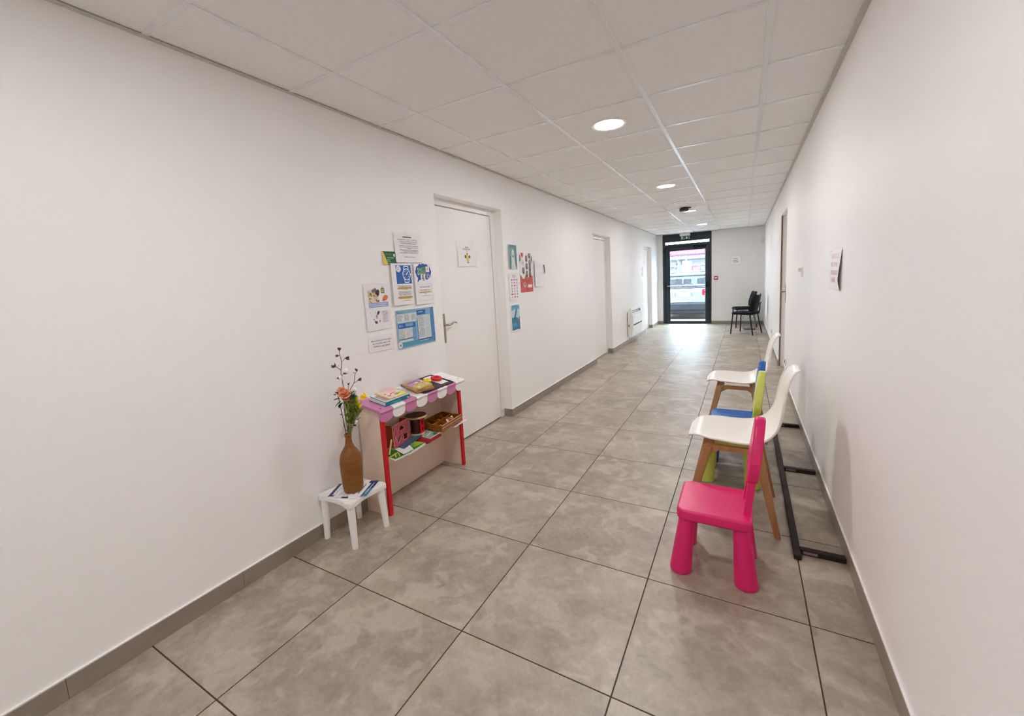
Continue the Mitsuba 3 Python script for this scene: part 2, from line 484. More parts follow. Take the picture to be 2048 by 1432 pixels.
def skirt(name, axis, pos, sgn, a, b, start, label=None):
    k = [q for q in labels if q == name] or [struct(name, label)]
    k = k[0]
    cuts = [a] + [y for y in np.arange(start - 20 * 0.5895, b, 0.5895) if a + 0.02 < y < b - 0.02] + [b]
    for c0, c1 in zip(cuts[:-1], cuts[1:]):
        q = (c0 + 0.0005, c1 - 0.0005)
        lo, hi = sorted((pos, pos + sgn * BT))
        for nm, zz, mm in (('tile', (0.0, BH), M_SKIRT), ('seal', (BH, BH + 0.006), M_SKIRTTOP)):
            if nm == 'seal':
                q = (c0, c1)
                lo, hi = sorted((pos, pos + sgn * BT * 0.8))
            m = box(lo, hi, *q, *zz, 0.001) if axis == 'y' else box(*q, lo, hi, *zz, 0.001)
            add(k, nm, m, mm)


skirt('baseboard_left', 'y', XL, 1, YB, D1[0], 0.336, 'grey tile skirting along the left wall')
skirt('baseboard_left', 'y', XL, 1, D1[1], D2[0], 3.82)
skirt('baseboard_left', 'y', XL, 1, D2[1], D3[0], 7.6)
skirt('baseboard_left', 'y', XL, 1, D3[1], YE, 11.5)
skirt('baseboard_right', 'y', XR, -1, YB, D4[0], 0.5, 'grey tile skirting along the right wall')
skirt('baseboard_right', 'y', XR, -1, D4[1], YE, 7.1)
skirt('baseboard_end', 'x', YE, -1, XL, DE0, -1.0, 'grey tile skirting of the end wall')
skirt('baseboard_end', 'x', YE, -1, DE1, XR, -0.2)
for (y1, dep) in ((D1[1], 0.084), (D2[1], 0.084), (D3[1], 0.084)):
    skirt('baseboard_left', 'x', y1, -1, XL - dep, XL + BT, 5.0)


def lever(k, m_x, y, z, sx, plate_h=0.24, length=0.115, dirn=1):
    """a lever handle on a long back plate; m_x is the leaf's face, sx the side that it stands out to"""
    h = add(k, 'handle', box(m_x, m_x + sx * 0.006, y - 0.016, y + 0.016, z - 0.62 * plate_h, z + 0.38 * plate_h, 0.002), M_STEEL)
    pts = bend([(m_x + sx * 0.005, y, z), (m_x + sx * 0.040, y, z), (m_x + sx * 0.052, y + dirn * 0.02, z + 0.002), (m_x + sx * 0.050, y + dirn * 0.06, z + 0.012), (m_x + sx * 0.048, y + dirn * length, z + 0.006)], 6)
    add(h, 'lever', tube(pts, np.linspace(0.009, 0.0065, len(pts)), 10), M_STEEL, True)


def wall_door(n, sx, xw, o, dep, handle=None, label=None, plate=0.24):
    """a flush door in a recess of the wall whose face is at xw; sx = +1: the corridor lies at larger x"""
    k = struct(f'door_{n}', label)
    y0, y1, top = o
    xf = xw - sx * dep                       # face of frame and leaf
    fw = 0.062
    for nm, q in (('frame_side', (y0, y0 + fw)), ('frame_side', (y1 - fw, y1))):
        add(k, nm, box(xf - sx * 0.06, xf, q[0], q[1], 0, top, 0.003), M_FRAME)
    add(k, 'frame_head', box(xf - sx * 0.06, xf, y0 + fw, y1 - fw, top - 0.055, top, 0.003), M_FRAME)
    add(k, 'leaf', box(xf - sx * 0.044, xf - sx * 0.006, y0 + fw + 0.006, y1 - fw - 0.006, 0.012, top - 0.061, 0.002), M_DOOR)
    add(k, 'threshold_gap', box(xf - sx * 0.08, xf - sx * 0.064, y0, y1, 0, top), M_DARK)
    if handle:
        lever(k, xf - sx * 0.006, handle[0], handle[1], sx, plate, dirn=handle[2])
    return k


wall_door(1, 1, XL, D1, 0.088, (2.684, 1.044, 1), 'white flush door with a speech therapist sheet, beside the toy stall')
d2 = wall_door(2, 1, XL, D2, 0.088, None, 'white flush door without handle, between notices and heater')
add(d2, 'key_cover', box(XL - 0.088 - 0.006, XL - 0.088 + 0.002, 6.56, 6.60, 1.045, 1.055, 0.001), M_STEEL)
wall_door(3, 1, XL, D3, 0.088, None, 'white flush door at the far end beyond the heater')
wall_door(4, -1, XR, D4, 0.05, (6.62, 1.035, -1), 'white door in the right wall behind the white chairs')

add('door_4', 'frame_seal', box(XR + 0.001, XR + 0.018, D4[1] - 0.012, D4[1] - 0.0005, 0.004, D4[2] - 0.004, 0.001), mat('seal_brown', S(112, 92, 82), 0.5))

# the glazed entrance door
dk = struct('door_5', 'anthracite aluminium entrance door with large pane and transom strip')
YF0, YF1 = YE + 0.012, YE + 0.085


def alu(name, x0, x1, z0, z1, y0=YF0, y1=YF1, m=M_ALU, b=0.003):
    return add(dk, name, box(x0, x1, y0, y1, z0, z1, b), m)


alu('frame_side', DE0, -1.862, 0, ZC)
alu('frame_side', -0.782, DE1, 0, ZC)
alu('frame_head', -1.862, -0.782, 2.192, ZC)
alu('frame_transom', -1.862, -0.782, 2.055, 2.122)
alu('transom_pane', -1.862, -0.782, 2.12, 2.194, YE + 0.045, YE + 0.049, M_GLASS, 0)
alu('leaf_stile', -1.857, -1.757, 0.01, 2.05, YF0 + 0.01, YF1 - 0.01)
alu('leaf_stile', -0.881, -0.787, 0.01, 2.05, YF0 + 0.01, YF1 - 0.01)
alu('leaf_rail', -1.757, -0.881, 1.95, 2.05, YF0 + 0.01, YF1 - 0.01)
alu('leaf_rail', -1.757, -0.881, 0.01, 0.076, YF0 + 0.01, YF1 - 0.01)
alu('pane', -1.757, -0.881, 0.076, 1.95, YE + 0.045, YE + 0.049, M_GLASS, 0)
alu('gasket', -1.762, -1.745, 0.076, 1.95, YF0 + 0.006, YF0 + 0.03, M_BLACK)
for q in ((-1.868, -1.845, 0.02, 2.06), (-0.80, -0.775, 0.02, 2.06)):
    alu('door_stop', *q, YF1 - 0.008, YF1 + 0.006)
alu('door_stop', -1.845, -0.80, 2.03, 2.065, YF1 - 0.008, YF1 + 0.006)
alu('threshold', DE0, DE1, -0.01, 0.008, YE + 0.0, YE + 0.2, M_STEEL)
add(dk, 'door_closer', cat([box(-1.15, -0.86, YE - 0.045, YF0 + 0.012, 1.985, 2.045, 0.008), tube([(-0.92, YE - 0.03, 2.045), (-1.2, YE - 0.06, 2.06), (-1.42, YE - 0.02, 2.075)], 0.008, 8)]), M_BLACK)
add(dk, 'push_bar', cyl((-1.84, YE - 0.05, 1.03), (-0.84, YE - 0.05, 1.03), 0.0125), M_CHROME, 40)
for x in (-1.84, -0.845):
    add(dk, 'bar_end', rbox(x - 0.03, x + 0.03, YE - 0.075, YF0 + 0.012, 0.96, 1.10, 0.012), M_BLACK, 40)
add(dk, 'hinge', cyl((-1.87, YE - 0.0, 1.93), (-1.87, YE - 0.0, 2.03), 0.013), M_BLACK, 40)

# ================================================================== LAMPS AND CEILING DEVICES
LAMPS = [-1.848, 0.552, 2.952, 5.352, 7.752, 10.152]
LX = -0.815
lamp_words = {-1.848: 'round ceiling light behind the viewer', 0.552: 'round ceiling light overhead, just above the upper picture edge', 2.952: 'nearest and largest round recessed ceiling light in view',
              5.352: 'second round recessed ceiling light, before the smoke alarm', 7.752: 'third round ceiling light, just behind the brown smoke alarm', 10.152: 'farthest round ceiling light, close to the entrance door'}
for y in LAMPS:
    t = thing('ceiling_light', lamp_words[y], 'ceiling light')
    add(t, 'trim_ring', move(lathe([(0.098, -0.004), (0.112, -0.006), (0.117, -0.002), (0.117, 0.004), (0.098, 0.004)], 48), (LX, y, ZC)), M_WHITE, 40)
    ang = np.arange(32) * 2 * np.pi / 32
    v = np.vstack([np.stack([LX + 0.098 * np.cos(ang), y + 0.098 * np.sin(ang), np.full(32, ZC - 0.003)], 1), [[LX, y, ZC - 0.005]]])
    f = [(32, (i + 1) % 32, i) for i in range(32)]
    add(t, 'diffuser', trimesh.Trimesh(v, f, process=False), M_WHITE, False, emitter={'type': 'area', 'radiance': rgb(LAMP_RADIANCE)})

t = thing('smoke_alarm', 'brown round smoke alarm on the ceiling before the third light', 'smoke alarm')
add(t, 'base', move(lathe([(0, 0.0), (0.085, 0.0), (0.085, -0.012), (0.078, -0.016), (0, -0.016)], 32), (-0.83, 7.36, ZC + 0.001)), mat('alarm_brown', S(86, 58, 48), 0.4), 40)
add(t, 'body', move(lathe([(0, -0.014), (0.066, -0.014), (0.070, -0.035), (0.064, -0.055), (0.040, -0.062), (0, -0.063)], 32), (-0.845, 7.30, ZC)), mat('alarm_dark', S(52, 32, 28), 0.35), 40)
t = thing('presence_sensor', 'small white sensor with a spread clip on ceiling before the smoke alarm', 'sensor')
add(t, 'rose', move(lathe([(0, 0.002), (0.035, 0.002), (0.034, -0.006), (0.02, -0.010), (0, -0.012)], 24), (-0.835, 6.69, ZC)), M_WHITE, 40)
for s in (-1, 1):
    add(t, 'clip', rbox(-0.835 + s * 0.07 - 0.018, -0.835 + s * 0.07 + 0.018, 6.675, 6.705, ZC - 0.008, ZC + 0.003, 0.005), M_WHITE, 40)

t = thing('exit_sign', 'green emergency exit sign hanging under the ceiling before the entrance door', 'exit sign')
add(t, 'housing', box(-1.482, -1.228, YE - 0.10, YE - 0.03, 2.318, ZC - 0.001, 0.006), M_WHITE)
add(t, 'panel', box(-1.452, -1.242, YE - 0.072, YE - 0.062, 2.232, 2.322, 0.002), M_SIGNG)
sh = Sheet((-1.452, YE - 0.0725, 2.322), (1, 0, 0), (0, 0, -1), (0, -1, 0), 0.21, 0.09)
W_ = (0.75, 0.78, 0.77)
sh.rect(0, 0, 0.21, 0.006, W_); sh.rect(0, 0.084, 0.21, 0.09, W_); sh.rect(0, 0, 0.006, 0.09, W_); sh.rect(0.204, 0, 0.21, 0.09, W_)
sh.rect(0.012, 0.018, 0.052, 0.076, W_); sh.rect(0.020, 0.024, 0.048, 0.076, S(20, 96, 74))
sh.disc(0.040, 0.026, 0.006, W_); sh.line([(0.038, 0.034), (0.032, 0.052), (0.044, 0.060), (0.040, 0.076)], 0.007, W_); sh.line([(0.032, 0.052), (0.020, 0.066)], 0.007, W_); sh.line([(0.022, 0.040), (0.036, 0.037), (0.050, 0.046)], 0.005, W_)
sh.rect(0.134, 0.014, 0.146, 0.050, W_); sh.poly([(0.112, 0.044), (0.168, 0.044), (0.140, 0.078)], W_)
m_ = trimesh.Trimesh(np.vstack(sh.v), np.vstack(sh.f), process=False)
add(t, 'pictogram', m_, M_PRINT, color=np.vstack(sh.c))

# ================================================================== FITTINGS ON THE WALLS
t = thing('fire_call_point', 'red fire alarm call point on the wall right of the entrance door', 'call point')
add(t, 'box', rbox(-0.676, -0.584, YE - 0.045, YE, 1.143, 1.232, 0.008), mat('alarm_red', S(168, 14, 34), 0.35), 40)
add(t, 'plate', box(-0.660, -0.600, YE - 0.048, YE - 0.044, 1.172, 1.204, 0.001), M_WHITE)
t = thing('wall_switch', 'white switch on the left wall between the far door and the entrance', 'switch')
add(t, 'plate', rbox(XL - 0.001, XL + 0.01, 11.34, 11.43, 1.22, 1.40, 0.004), M_WHITE, 40)
add(t, 'rocker', box(XL + 0.009, XL + 0.014, 11.36, 11.41, 1.25, 1.30, 0.002), M_FRAME)
t = thing('wall_sensor', 'small white box high on the end wall in the right corner', 'sensor')
add(t, 'case', rbox(0.355, 0.425, YE - 0.04, YE, 1.99, 2.09, 0.01), M_WHITE, 40)
add(t, 'lens', rbox(0.372, 0.408, YE - 0.046, YE - 0.036, 2.0, 2.03, 0.004), M_FRAME, 40)
t = thing('key_switch', 'small white push switch on the right wall above the white chairs', 'switch')
add(t, 'plate', rbox(XR - 0.010, XR + 0.001, 4.27, 4.35, 1.27, 1.35, 0.003), M_WHITE, 40)
add(t, 'button', rbox(XR - 0.032, XR - 0.008, 4.285, 4.335, 1.315, 1.345, 0.008), M_WHITE, 40)
for (y, z, lab) in ((5.60, 0.285, 'white wall socket on the right wall just before the door'), (8.35, 0.275, 'white wall socket low on the right wall beyond the door')):
    t = thing('wall_socket', lab, 'socket')
    add(t, 'plate', rbox(XR - 0.012, XR + 0.001, y - 0.041, y + 0.041, z - 0.041, z + 0.041, 0.004), M_WHITE, 40)
    add(t, 'outlet', cyl((XR - 0.014, y, z), (XR - 0.011, y, z), 0.02), M_SHOPG)
# convector heater
t = thing('convector_heater', 'white electric convector heater low on the left wall', 'heater')
HY0, HY1 = 8.40, 9.22
prof = sg.Polygon([(XL + 0.012, 0.13), (XL + 0.085, 0.12), (XL + 0.115, 0.27), (XL + 0.125, 0.42), (XL + 0.115, 0.57), (XL + 0.082, 0.715), (XL + 0.060, 0.715), (XL + 0.050, 0.655), (XL + 0.012, 0.65)])
add(t, 'body', prism(prof, HY1 - HY0, ((0, HY0, 0), (1, 0, 0), (0, 0, 1), (0, 1, 0))), M_WHITEP, 30)
add(t, 'wall_bracket', box(XL, XL + 0.014, HY0 + 0.01, HY1 - 0.05, 0.15, 0.62), M_SHOPG)


def hx(z):
    return float(np.interp(z, [0.12, 0.27, 0.42, 0.57, 0.715], [XL + 0.085, XL + 0.115, XL + 0.125, XL + 0.115, XL + 0.082]))


for z in (0.655, 0.625):
    add(t, 'louvre', box(hx(z) - 0.004, hx(z) + 0.004, HY0 + 0.05, HY1 - 0.06, z - 0.006, z + 0.006, 0.002), M_SHOPG)
add(t, 'grille', box(hx(0.375) - 0.004, hx(0.375) + 0.003, HY0 + 0.03, HY1 - 0.03, 0.360, 0.388, 0.002), M_SHOPG)
add(t, 'control_panel', rbox(hx(0.635) - 0.004, hx(0.635) + 0.007, HY1 - 0.20, HY1 - 0.06, 0.622, 0.65, 0.003), M_SHOPG, 40)
add(t, 'upper_panel', rbox(hx(0.49) - 0.012, hx(0.49) + 0.006, HY0 + 0.10, HY1 - 0.10, 0.43, 0.56, 0.004), M_WHITEP, 40)
add(t, 'side_switch', box(XL + 0.03, XL + 0.045, HY0 - 0.004, HY0 + 0.001, 0.33, 0.39, 0.001), M_BLACK)

# ================================================================== PAPERS
NOTICE = 'notices on the left wall'


def sheet_thing(name, label, category='notice', group=None):
    return thing(name, label, category, group)


# upper text sheet
k = sheet_thing('notice_sheet', 'white sheet of centred text, topmost of the papers left of the near door')
s = left_sheet(2.10, 1.742, 0.266, 0.203, lift=0.008, side=0.002)
s.rect(0.085, 0.026, 0.172, 0.033, INK)
for v, u0, u1, th in ((0.046, 0.035, 0.232, 0.0045), (0.058, 0.045, 0.228, 0.0045), (0.069, 0.055, 0.228, 0.0035), (0.075, 0.065, 0.215, 0.0035), (0.088, 0.045, 0.232, 0.0045), (0.099, 0.045, 0.232, 0.0035), (0.106, 0.115, 0.165, 0.0035), (0.116, 0.045, 0.235, 0.004), (0.123, 0.06, 0.235, 0.003), (0.129, 0.085, 0.22, 0.003), (0.137, 0.045, 0.232, 0.004), (0.164, 0.085, 0.195, 0.005)):
    s.lines(u0, u1, v, 0.01, 1, th, GREY, seed=int(v * 1000), ragged=0)
s.build(k)
# green card
k = sheet_thing('health_card_poster', 'green and yellow health card poster at left of the text sheet', 'poster')
s = left_sheet(1.985, 1.608, 0.126, 0.086, lift=0.003, off=0.004)
s.rect(0.0, 0.0, 0.126, 0.086, S(14, 92, 56))
s.poly([(0, 0), (0.008, 0), (0.044, 0.086), (0, 0.086)], S(222, 190, 78))
s.poly([(0, 0), (0.126, 0), (0.126, 0.005), (0.006, 0.006)], S(30, 66, 36))
s.text('Vitale', 0.024, 0.024, 0.014, S(96, 138, 84), 'l')
s.rect(0.096, 0.006, 0.112, 0.016, S(78, 92, 70)); s.rect(0.097, 0.016, 0.112, 0.034, S(205, 220, 210))
for (u0, v0, u1) in ((0.036, 0.040, 0.098), (0.036, 0.054, 0.062), (0.038, 0.063, 0.064), (0.048, 0.079, 0.112)):
    s.lines(u0, u1, v0, 1, 1, 0.0035, S(186, 214, 196), seed=3, ragged=0)
s.build(k)
# watch sheet
k = sheet_thing('watch_poster', 'sheet with a white wristwatch on blue over highlighted text', 'poster')
s = left_sheet(2.042, 1.530, 0.210, 0.282, lift=0.004, side=0.012)
BL, WH = S(26, 92, 168), (0.74, 0.75, 0.80)
s.rect(0.045, 0.012, 0.200, 0.138, BL)
s.poly([(0.072 + 0.026 * math.sin(a), 0.036 + 0.025 * math.cos(a)) for a in np.arange(6) * math.pi / 3], WH)
s.lines(0.056, 0.088, 0.030, 0.011, 2, 0.003, GREY, seed=5)
cx, cy = 0.150, 0.074
s.poly([(cx - 0.024, cy - 0.058), (cx + 0.024, cy - 0.058), (cx + 0.030, cy - 0.02), (cx - 0.030, cy - 0.02)], WH)
s.poly([(cx - 0.030, cy + 0.02), (cx + 0.030, cy + 0.02), (cx + 0.024, cy + 0.059), (cx - 0.024, cy + 0.059)], WH)
s.poly([(cx - 0.018, cy - 0.051), (cx + 0.018, cy - 0.051), (cx + 0.022, cy - 0.02), (cx - 0.022, cy - 0.02)], BL)
s.poly([(cx - 0.022, cy + 0.02), (cx + 0.022, cy + 0.02), (cx + 0.018, cy + 0.051), (cx - 0.018, cy + 0.051)], BL)
s.disc(cx, cy, 0.041, WH); s.rect(cx + 0.038, cy - 0.006, cx + 0.048, cy + 0.006, WH); s.disc(cx, cy, 0.0345, BL)
for i in range(8):
    a = i * math.pi / 4
    s.disc(cx + 0.025 * math.cos(a), cy + 0.025 * math.sin(a), 0.0035, WH)
s.disc(cx, cy, 0.005, WH); s.line([(cx, cy), (cx + 0.015, cy - 0.020)], 0.006, WH); s.line([(cx, cy), (cx + 0.008, cy - 0.008)], 0.008, WH)
YH = S(196, 166, 44)
s.rect(0.045, 0.162, 0.192, 0.171, YH); s.rect(0.092, 0.171, 0.150, 0.178, YH); s.rect(0.045, 0.224, 0.192, 0.234, YH); s.rect(0.065, 0.234, 0.175, 0.241, YH)
s.lines(0.045, 0.192, 0.149, 0.0068, 2, 0.003, GREY, seed=8, center=True)
s.lines(0.045, 0.192, 0.164, 0.0068, 2, 0.003, S(120, 104, 60), seed=9, center=True)
s.lines(0.045, 0.192, 0.188, 0.0068, 5, 0.003, GREY, seed=10, center=True)
s.lines(0.045, 0.192, 0.227, 0.0068, 2, 0.003, S(120, 104, 60), seed=11, center=True)
s.lines(0.09, 0.192, 0.252, 0.0068, 1, 0.003, GREY, seed=12)
s.build(k)
# speech bubble sheet
k = sheet_thing('bubble_poster', 'sheet with a blue speech bubble of pictures over a boxed text', 'poster')
s = left_sheet(2.262, 1.532, 0.205, 0.293, lift=0.003, side=0.012)
NB = S(34, 66, 148)
bub = [(0.105 + 0.072 * math.cos(a), 0.060 + 0.042 * math.sin(a)) for a in np.arange(12) * math.pi / 6]
s.ink(shapely.union_all([sg.Point(q).buffer(0.021, quad_segs=6) for q in bub] + [sg.Polygon(bub), sg.Polygon([(0.045, 0.09), (0.025, 0.138), (0.08, 0.10)])]), NB)
s.rect(0.038, 0.032, 0.098, 0.082, (0.72, 0.74, 0.75)); s.disc(0.066, 0.056, 0.028, S(60, 128, 88)); s.ring(0.064, 0.056, 0.013, 0.019, S(140, 180, 150))
s.rect(0.090, 0.022, 0.134, 0.054, S(64, 122, 108)); s.rect(0.094, 0.050, 0.134, 0.074, S(132, 112, 104)); s.disc(0.122, 0.074, 0.014, S(104, 152, 122))
s.rect(0.134, 0.020, 0.176, 0.060, (0.76, 0.77, 0.76)); s.lines(0.142, 0.170, 0.034, 0.008, 2, 0.004, GREY, seed=3)
s.rect(0.070, 0.076, 0.122, 0.116, (0.74, 0.72, 0.74)); s.disc(0.094, 0.088, 0.010, S(150, 92, 84)); s.poly([(0.078, 0.112), (0.094, 0.094), (0.112, 0.112)], S(104, 96, 92))
s.rect(0.140, 0.064, 0.170, 0.082, S(112, 124, 156)); s.rect(0.138, 0.082, 0.176, 0.106, S(150, 160, 190)); s.disc(0.160, 0.094, 0.007, S(52, 64, 112))
BX = S(186, 180, 200)
s.ink(rrect(0.028, 0.148, 0.192, 0.268, 0.01).difference(rrect(0.030, 0.150, 0.190, 0.266, 0.009)), BX)
s.lines(0.042, 0.180, 0.163, 0.008, 2, 0.003, GREY, seed=4, center=True)
s.lines(0.036, 0.186, 0.188, 0.007, 2, 0.003, GREY, seed=5, center=True)
s.rect(0.040, 0.203, 0.186, 0.211, YH); s.rect(0.098, 0.212, 0.114, 0.218, YH)
s.lines(0.042, 0.182, 0.206, 0.007, 1, 0.003, S(120, 104, 60), seed=6)
s.lines(0.072, 0.182, 0.232, 0.007, 1, 0.003, GREY, seed=7)
s.build(k)
# food sheet
k = sheet_thing('food_poster', 'sheet with pictures of foods over a lilac-blue banner', 'poster')
s = left_sheet(1.804, 1.400, 0.212, 0.297, lift=0.003, side=0.004)
s.rect(0.028, 0.040, 0.118, 0.118, S(214, 204, 206))
r_ = random.Random(2)
for i in range(22):
    s.disc(r_.uniform(0.035, 0.112), r_.uniform(0.055, 0.112), r_.uniform(0.008, 0.015), S(*[(206, 178, 122), (172, 140, 92), (224, 204, 160), (140, 110, 84)][i % 4]), r_.uniform(0.006, 0.012), r_.uniform(0, 90))
for u, v, c in ((0.075, 0.046, (120, 112, 118)), (0.092, 0.040, (110, 100, 106)), (0.104, 0.058, (66, 38, 40)), (0.116, 0.050, (72, 40, 42)), (0.112, 0.066, (54, 32, 36))):
    s.disc(u, v, 0.013, S(*c), 0.012)
s.poly([(0.142, 0.034), (0.150, 0.028), (0.164, 0.028), (0.172, 0.034), (0.172, 0.062), (0.142, 0.062)], S(92, 112, 60)); s.rect(0.154, 0.020, 0.160, 0.028, S(120, 110, 100)); s.disc(0.157, 0.046, 0.010, S(196, 206, 150)); s.disc(0.157, 0.046, 0.004, S(40, 60, 30))
s.poly([(0.146, 0.112), (0.152, 0.090), (0.172, 0.075), (0.194, 0.078), (0.200, 0.090), (0.190, 0.104), (0.166, 0.114)], S(222, 116, 76)); s.poly([(0.150, 0.110), (0.160, 0.100), (0.172, 0.108), (0.158, 0.114)], S(186, 84, 52))
s.rect(0.030, 0.120, 0.196, 0.150, S(146, 160, 208)); s.lines(0.036, 0.190, 0.127, 0.011, 2, 0.004, S(214, 218, 236), seed=3)
for i in range(16):
    s.disc(r_.uniform(0.030, 0.118), r_.uniform(0.168, 0.262), r_.uniform(0.002, 0.006), S(*[(178, 60, 90), (70, 60, 66), (120, 100, 104), (160, 150, 156)][i % 4]))
for u, v in ((0.098, 0.190), (0.104, 0.182), (0.080, 0.246)):
    s.disc(u, v, 0.009, S(84, 74, 82))
s.lines(0.134, 0.192, 0.178, 0.0085, 9, 0.003, S(160, 152, 168), seed=6)
s.build(k)
# thank-you sheet
k = sheet_thing('tidy_up_notice', 'white half sheet of handwriting-like text, lowest of the papers at left')
s = left_sheet(1.806, 1.071, 0.213, 0.104, lift=0.004, twist=-0.01)
s.text('Merci de bien vouloir laisser', 0.107, 0.038, 0.0085, INK, bold=True, fit=0.172)
s.text('les livres, les jouets et les', 0.107, 0.056, 0.0085, INK, bold=True, fit=0.150)
s.text('chaises', 0.036, 0.074, 0.0085, INK, 'l', bold=True, fit=0.052)
s.text('à leur place', 0.094, 0.074, 0.0085, S(150, 30, 70), 'l', bold=True, fit=0.082)
s.rect(0.094, 0.077, 0.176, 0.0785, S(150, 30, 70))
s.build(k)
# blue table poster
k = sheet_thing('tariff_poster', 'blue poster of two tables of figures, above the toy stall', 'poster')
s = left_sheet(2.055, 1.212, 0.396, 0.264, lift=0.002, side=0.004)
A1, A2, A3 = S(96, 152, 186), S(78, 128, 180), S(40, 96, 168)
s.rect(0, 0, 0.396, 0.264, S(128, 172, 198)); s.rect(0.0, 0.222, 0.396, 0.256, S(78, 146, 178)); s.rect(0.205, 0.012, 0.396, 0.24, A2); s.rect(0.36, 0.0, 0.396, 0.25, S(74, 128, 178))
s.rect(0.010, 0.02, 0.206, 0.085, S(206, 210, 212)); s.rect(0.0, 0.0, 0.206, 0.026, S(122, 166, 190)); s.lines(0.012, 0.080, 0.012, 0.008, 2, 0.004, S(70, 112, 150), seed=1)
for u0 in (0.014, 0.082, 0.150):
    s.lines(u0, u0 + 0.052, 0.034, 0.0062, 7, 0.0032, S(136, 146, 152), seed=int(u0 * 999))
s.rect(0.012, 0.092, 0.186, 0.216, S(92, 140, 190)); s.rect(0.012, 0.092, 0.186, 0.126, A3); s.rect(0.086, 0.096, 0.16, 0.116, S(110, 160, 204)); s.lines(0.022, 0.066, 0.102, 0.008, 2, 0.004, S(190, 210, 230), seed=2)
s.rect(0.014, 0.128, 0.152, 0.200, S(214, 218, 214)); s.lines(0.020, 0.082, 0.133, 0.0085, 8, 0.004, S(140, 148, 150), seed=3)
for c in range(4):
    s.lines(0.090 + c * 0.016, 0.101 + c * 0.016, 0.133, 0.0085, 8, 0.004, S(128, 146, 160), seed=4 + c, ragged=0.3)
s.rect(0.012, 0.198, 0.152, 0.204, S(70, 104, 150)); s.rect(0.014, 0.206, 0.152, 0.222, S(196, 208, 212)); s.lines(0.160, 0.182, 0.13, 0.0085, 9, 0.003, S(150, 180, 212), seed=9)
s.rect(0.210, 0.012, 0.300, 0.046, A3); s.lines(0.222, 0.284, 0.024, 0.01, 1, 0.005, S(190, 210, 230), seed=4); s.rect(0.304, 0.012, 0.356, 0.046, S(124, 168, 204))
s.rect(0.212, 0.050, 0.352, 0.222, S(206, 214, 214)); s.lines(0.220, 0.290, 0.056, 0.0088, 18, 0.0045, S(138, 146, 148), seed=11)
for c in range(4):
    s.lines(0.296 + c * 0.014, 0.306 + c * 0.014, 0.056, 0.0088, 18, 0.003, S(120, 146, 172), seed=20 + c, ragged=0.3)
for i in range(9):
    s.rect(0.212, 0.053 + i * 0.0176, 0.352, 0.0536 + i * 0.0176, S(150, 164, 172))
s.rect(0.212, 0.224, 0.352, 0.229, S(64, 88, 120)); s.lines(0.214, 0.34, 0.233, 0.01, 1, 0.004, S(214, 222, 228), seed=5)
s.disc(0.018, 0.238, 0.022, (0.72, 0.74, 0.75)); s.disc(0.020, 0.240, 0.008, S(110, 116, 124))
s.build(k)
# sheet on the near door
k = sheet_thing('door_sheet', 'glossy white sheet with a yellow figure on the near door', 'sheet')
s = left_sheet(2.937, 1.738, 0.285, 0.216, x=XL - 0.094, lift=0.006)
s.text('Bureau', 0.143, 0.052, 0.011, INK, bold=True)
s.text('ORTHOPHONISTE', 0.143, 0.073, 0.014, INK, bold=True, fit=0.122)
s.disc(0.143, 0.086, 0.007, S(170, 168, 178)); s.disc(0.141, 0.105, 0.012, S(110, 80, 76), 0.007)
s.disc(0.112, 0.130, 0.012, S(74, 48, 44), 0.014); s.disc(0.176, 0.130, 0.012, S(74, 48, 44), 0.014)
s.poly([(0.120, 0.134), (0.135, 0.108), (0.150, 0.108), (0.168, 0.134), (0.15, 0.142), (0.13, 0.142)], S(132, 92, 78))
s.disc(0.144, 0.136, 0.019, S(214, 190, 84), 0.026); s.poly([(0.127, 0.146), (0.163, 0.146), (0.156, 0.180), (0.134, 0.180)], S(206, 182, 72)); s.rect(0.132, 0.180, 0.158, 0.185, S(72, 56, 50))
s.build(k)
# papers right of the near door
k = sheet_thing('dog_poster', 'green poster of a white dog, upper right of the near door', 'poster')
s = left_sheet(3.652, 1.736, 0.182, 0.240, side=0.012)
s.rect(0.004, 0, 0.182, 0.240, S(62, 122, 122)); s.lines(0.02, 0.16, 0.028, 0.016, 2, 0.006, S(150, 186, 180), seed=2)
for i in range(14):
    s.disc(0.02 + 0.15 * r_.random(), 0.07 + 0.16 * r_.random(), 0.012, S(118, 146, 138), 0.02)
s.poly([(0.040, 0.240), (0.052, 0.16), (0.062, 0.10), (0.118, 0.10), (0.134, 0.17), (0.150, 0.240)], S(206, 210, 206)); s.disc(0.092, 0.088, 0.034, S(222, 224, 220), 0.040); s.disc(0.062, 0.088, 0.010, S(176, 178, 170), 0.026); s.disc(0.122, 0.088, 0.010, S(176, 178, 170), 0.026)
s.disc(0.092, 0.112, 0.013, S(74, 78, 76), 0.017); s.disc(0.082, 0.080, 0.004, S(50, 52, 52)); s.disc(0.102, 0.080, 0.004, S(50, 52, 52)); s.rect(0.05, 0.214, 0.15, 0.236, S(190, 204, 196))
s.build(k)
k = sheet_thing('logo_sheet', 'white sheet of small coloured logos below the dog poster', 'sheet')
s = left_sheet(3.640, 1.457, 0.213, 0.290, side=0.003)
s.lines(0.060, 0.165, 0.022, 0.012, 3, 0.005, GREY, seed=6, center=True, ragged=0.5)
cols = [(70, 60, 92), (196, 60, 124), (112, 104, 108), (180, 40, 60), (40, 120, 160), (206, 110, 70), (150, 60, 110)]
r2 = random.Random(5)
for j in range(7):
    for i in range(3):
        w_ = r2.uniform(0.014, 0.045)
        u, v = 0.055 + i * 0.055, 0.072 + j * 0.029
        (s.disc if r2.random() < 0.4 else lambda a, b, r, c: s.rect(a - w_ / 2, b - 0.006, a + w_ / 2, b + 0.005, c))(u, v, 0.009, S(*cols[(i * 3 + j * 2) % 7]))
s.build(k)
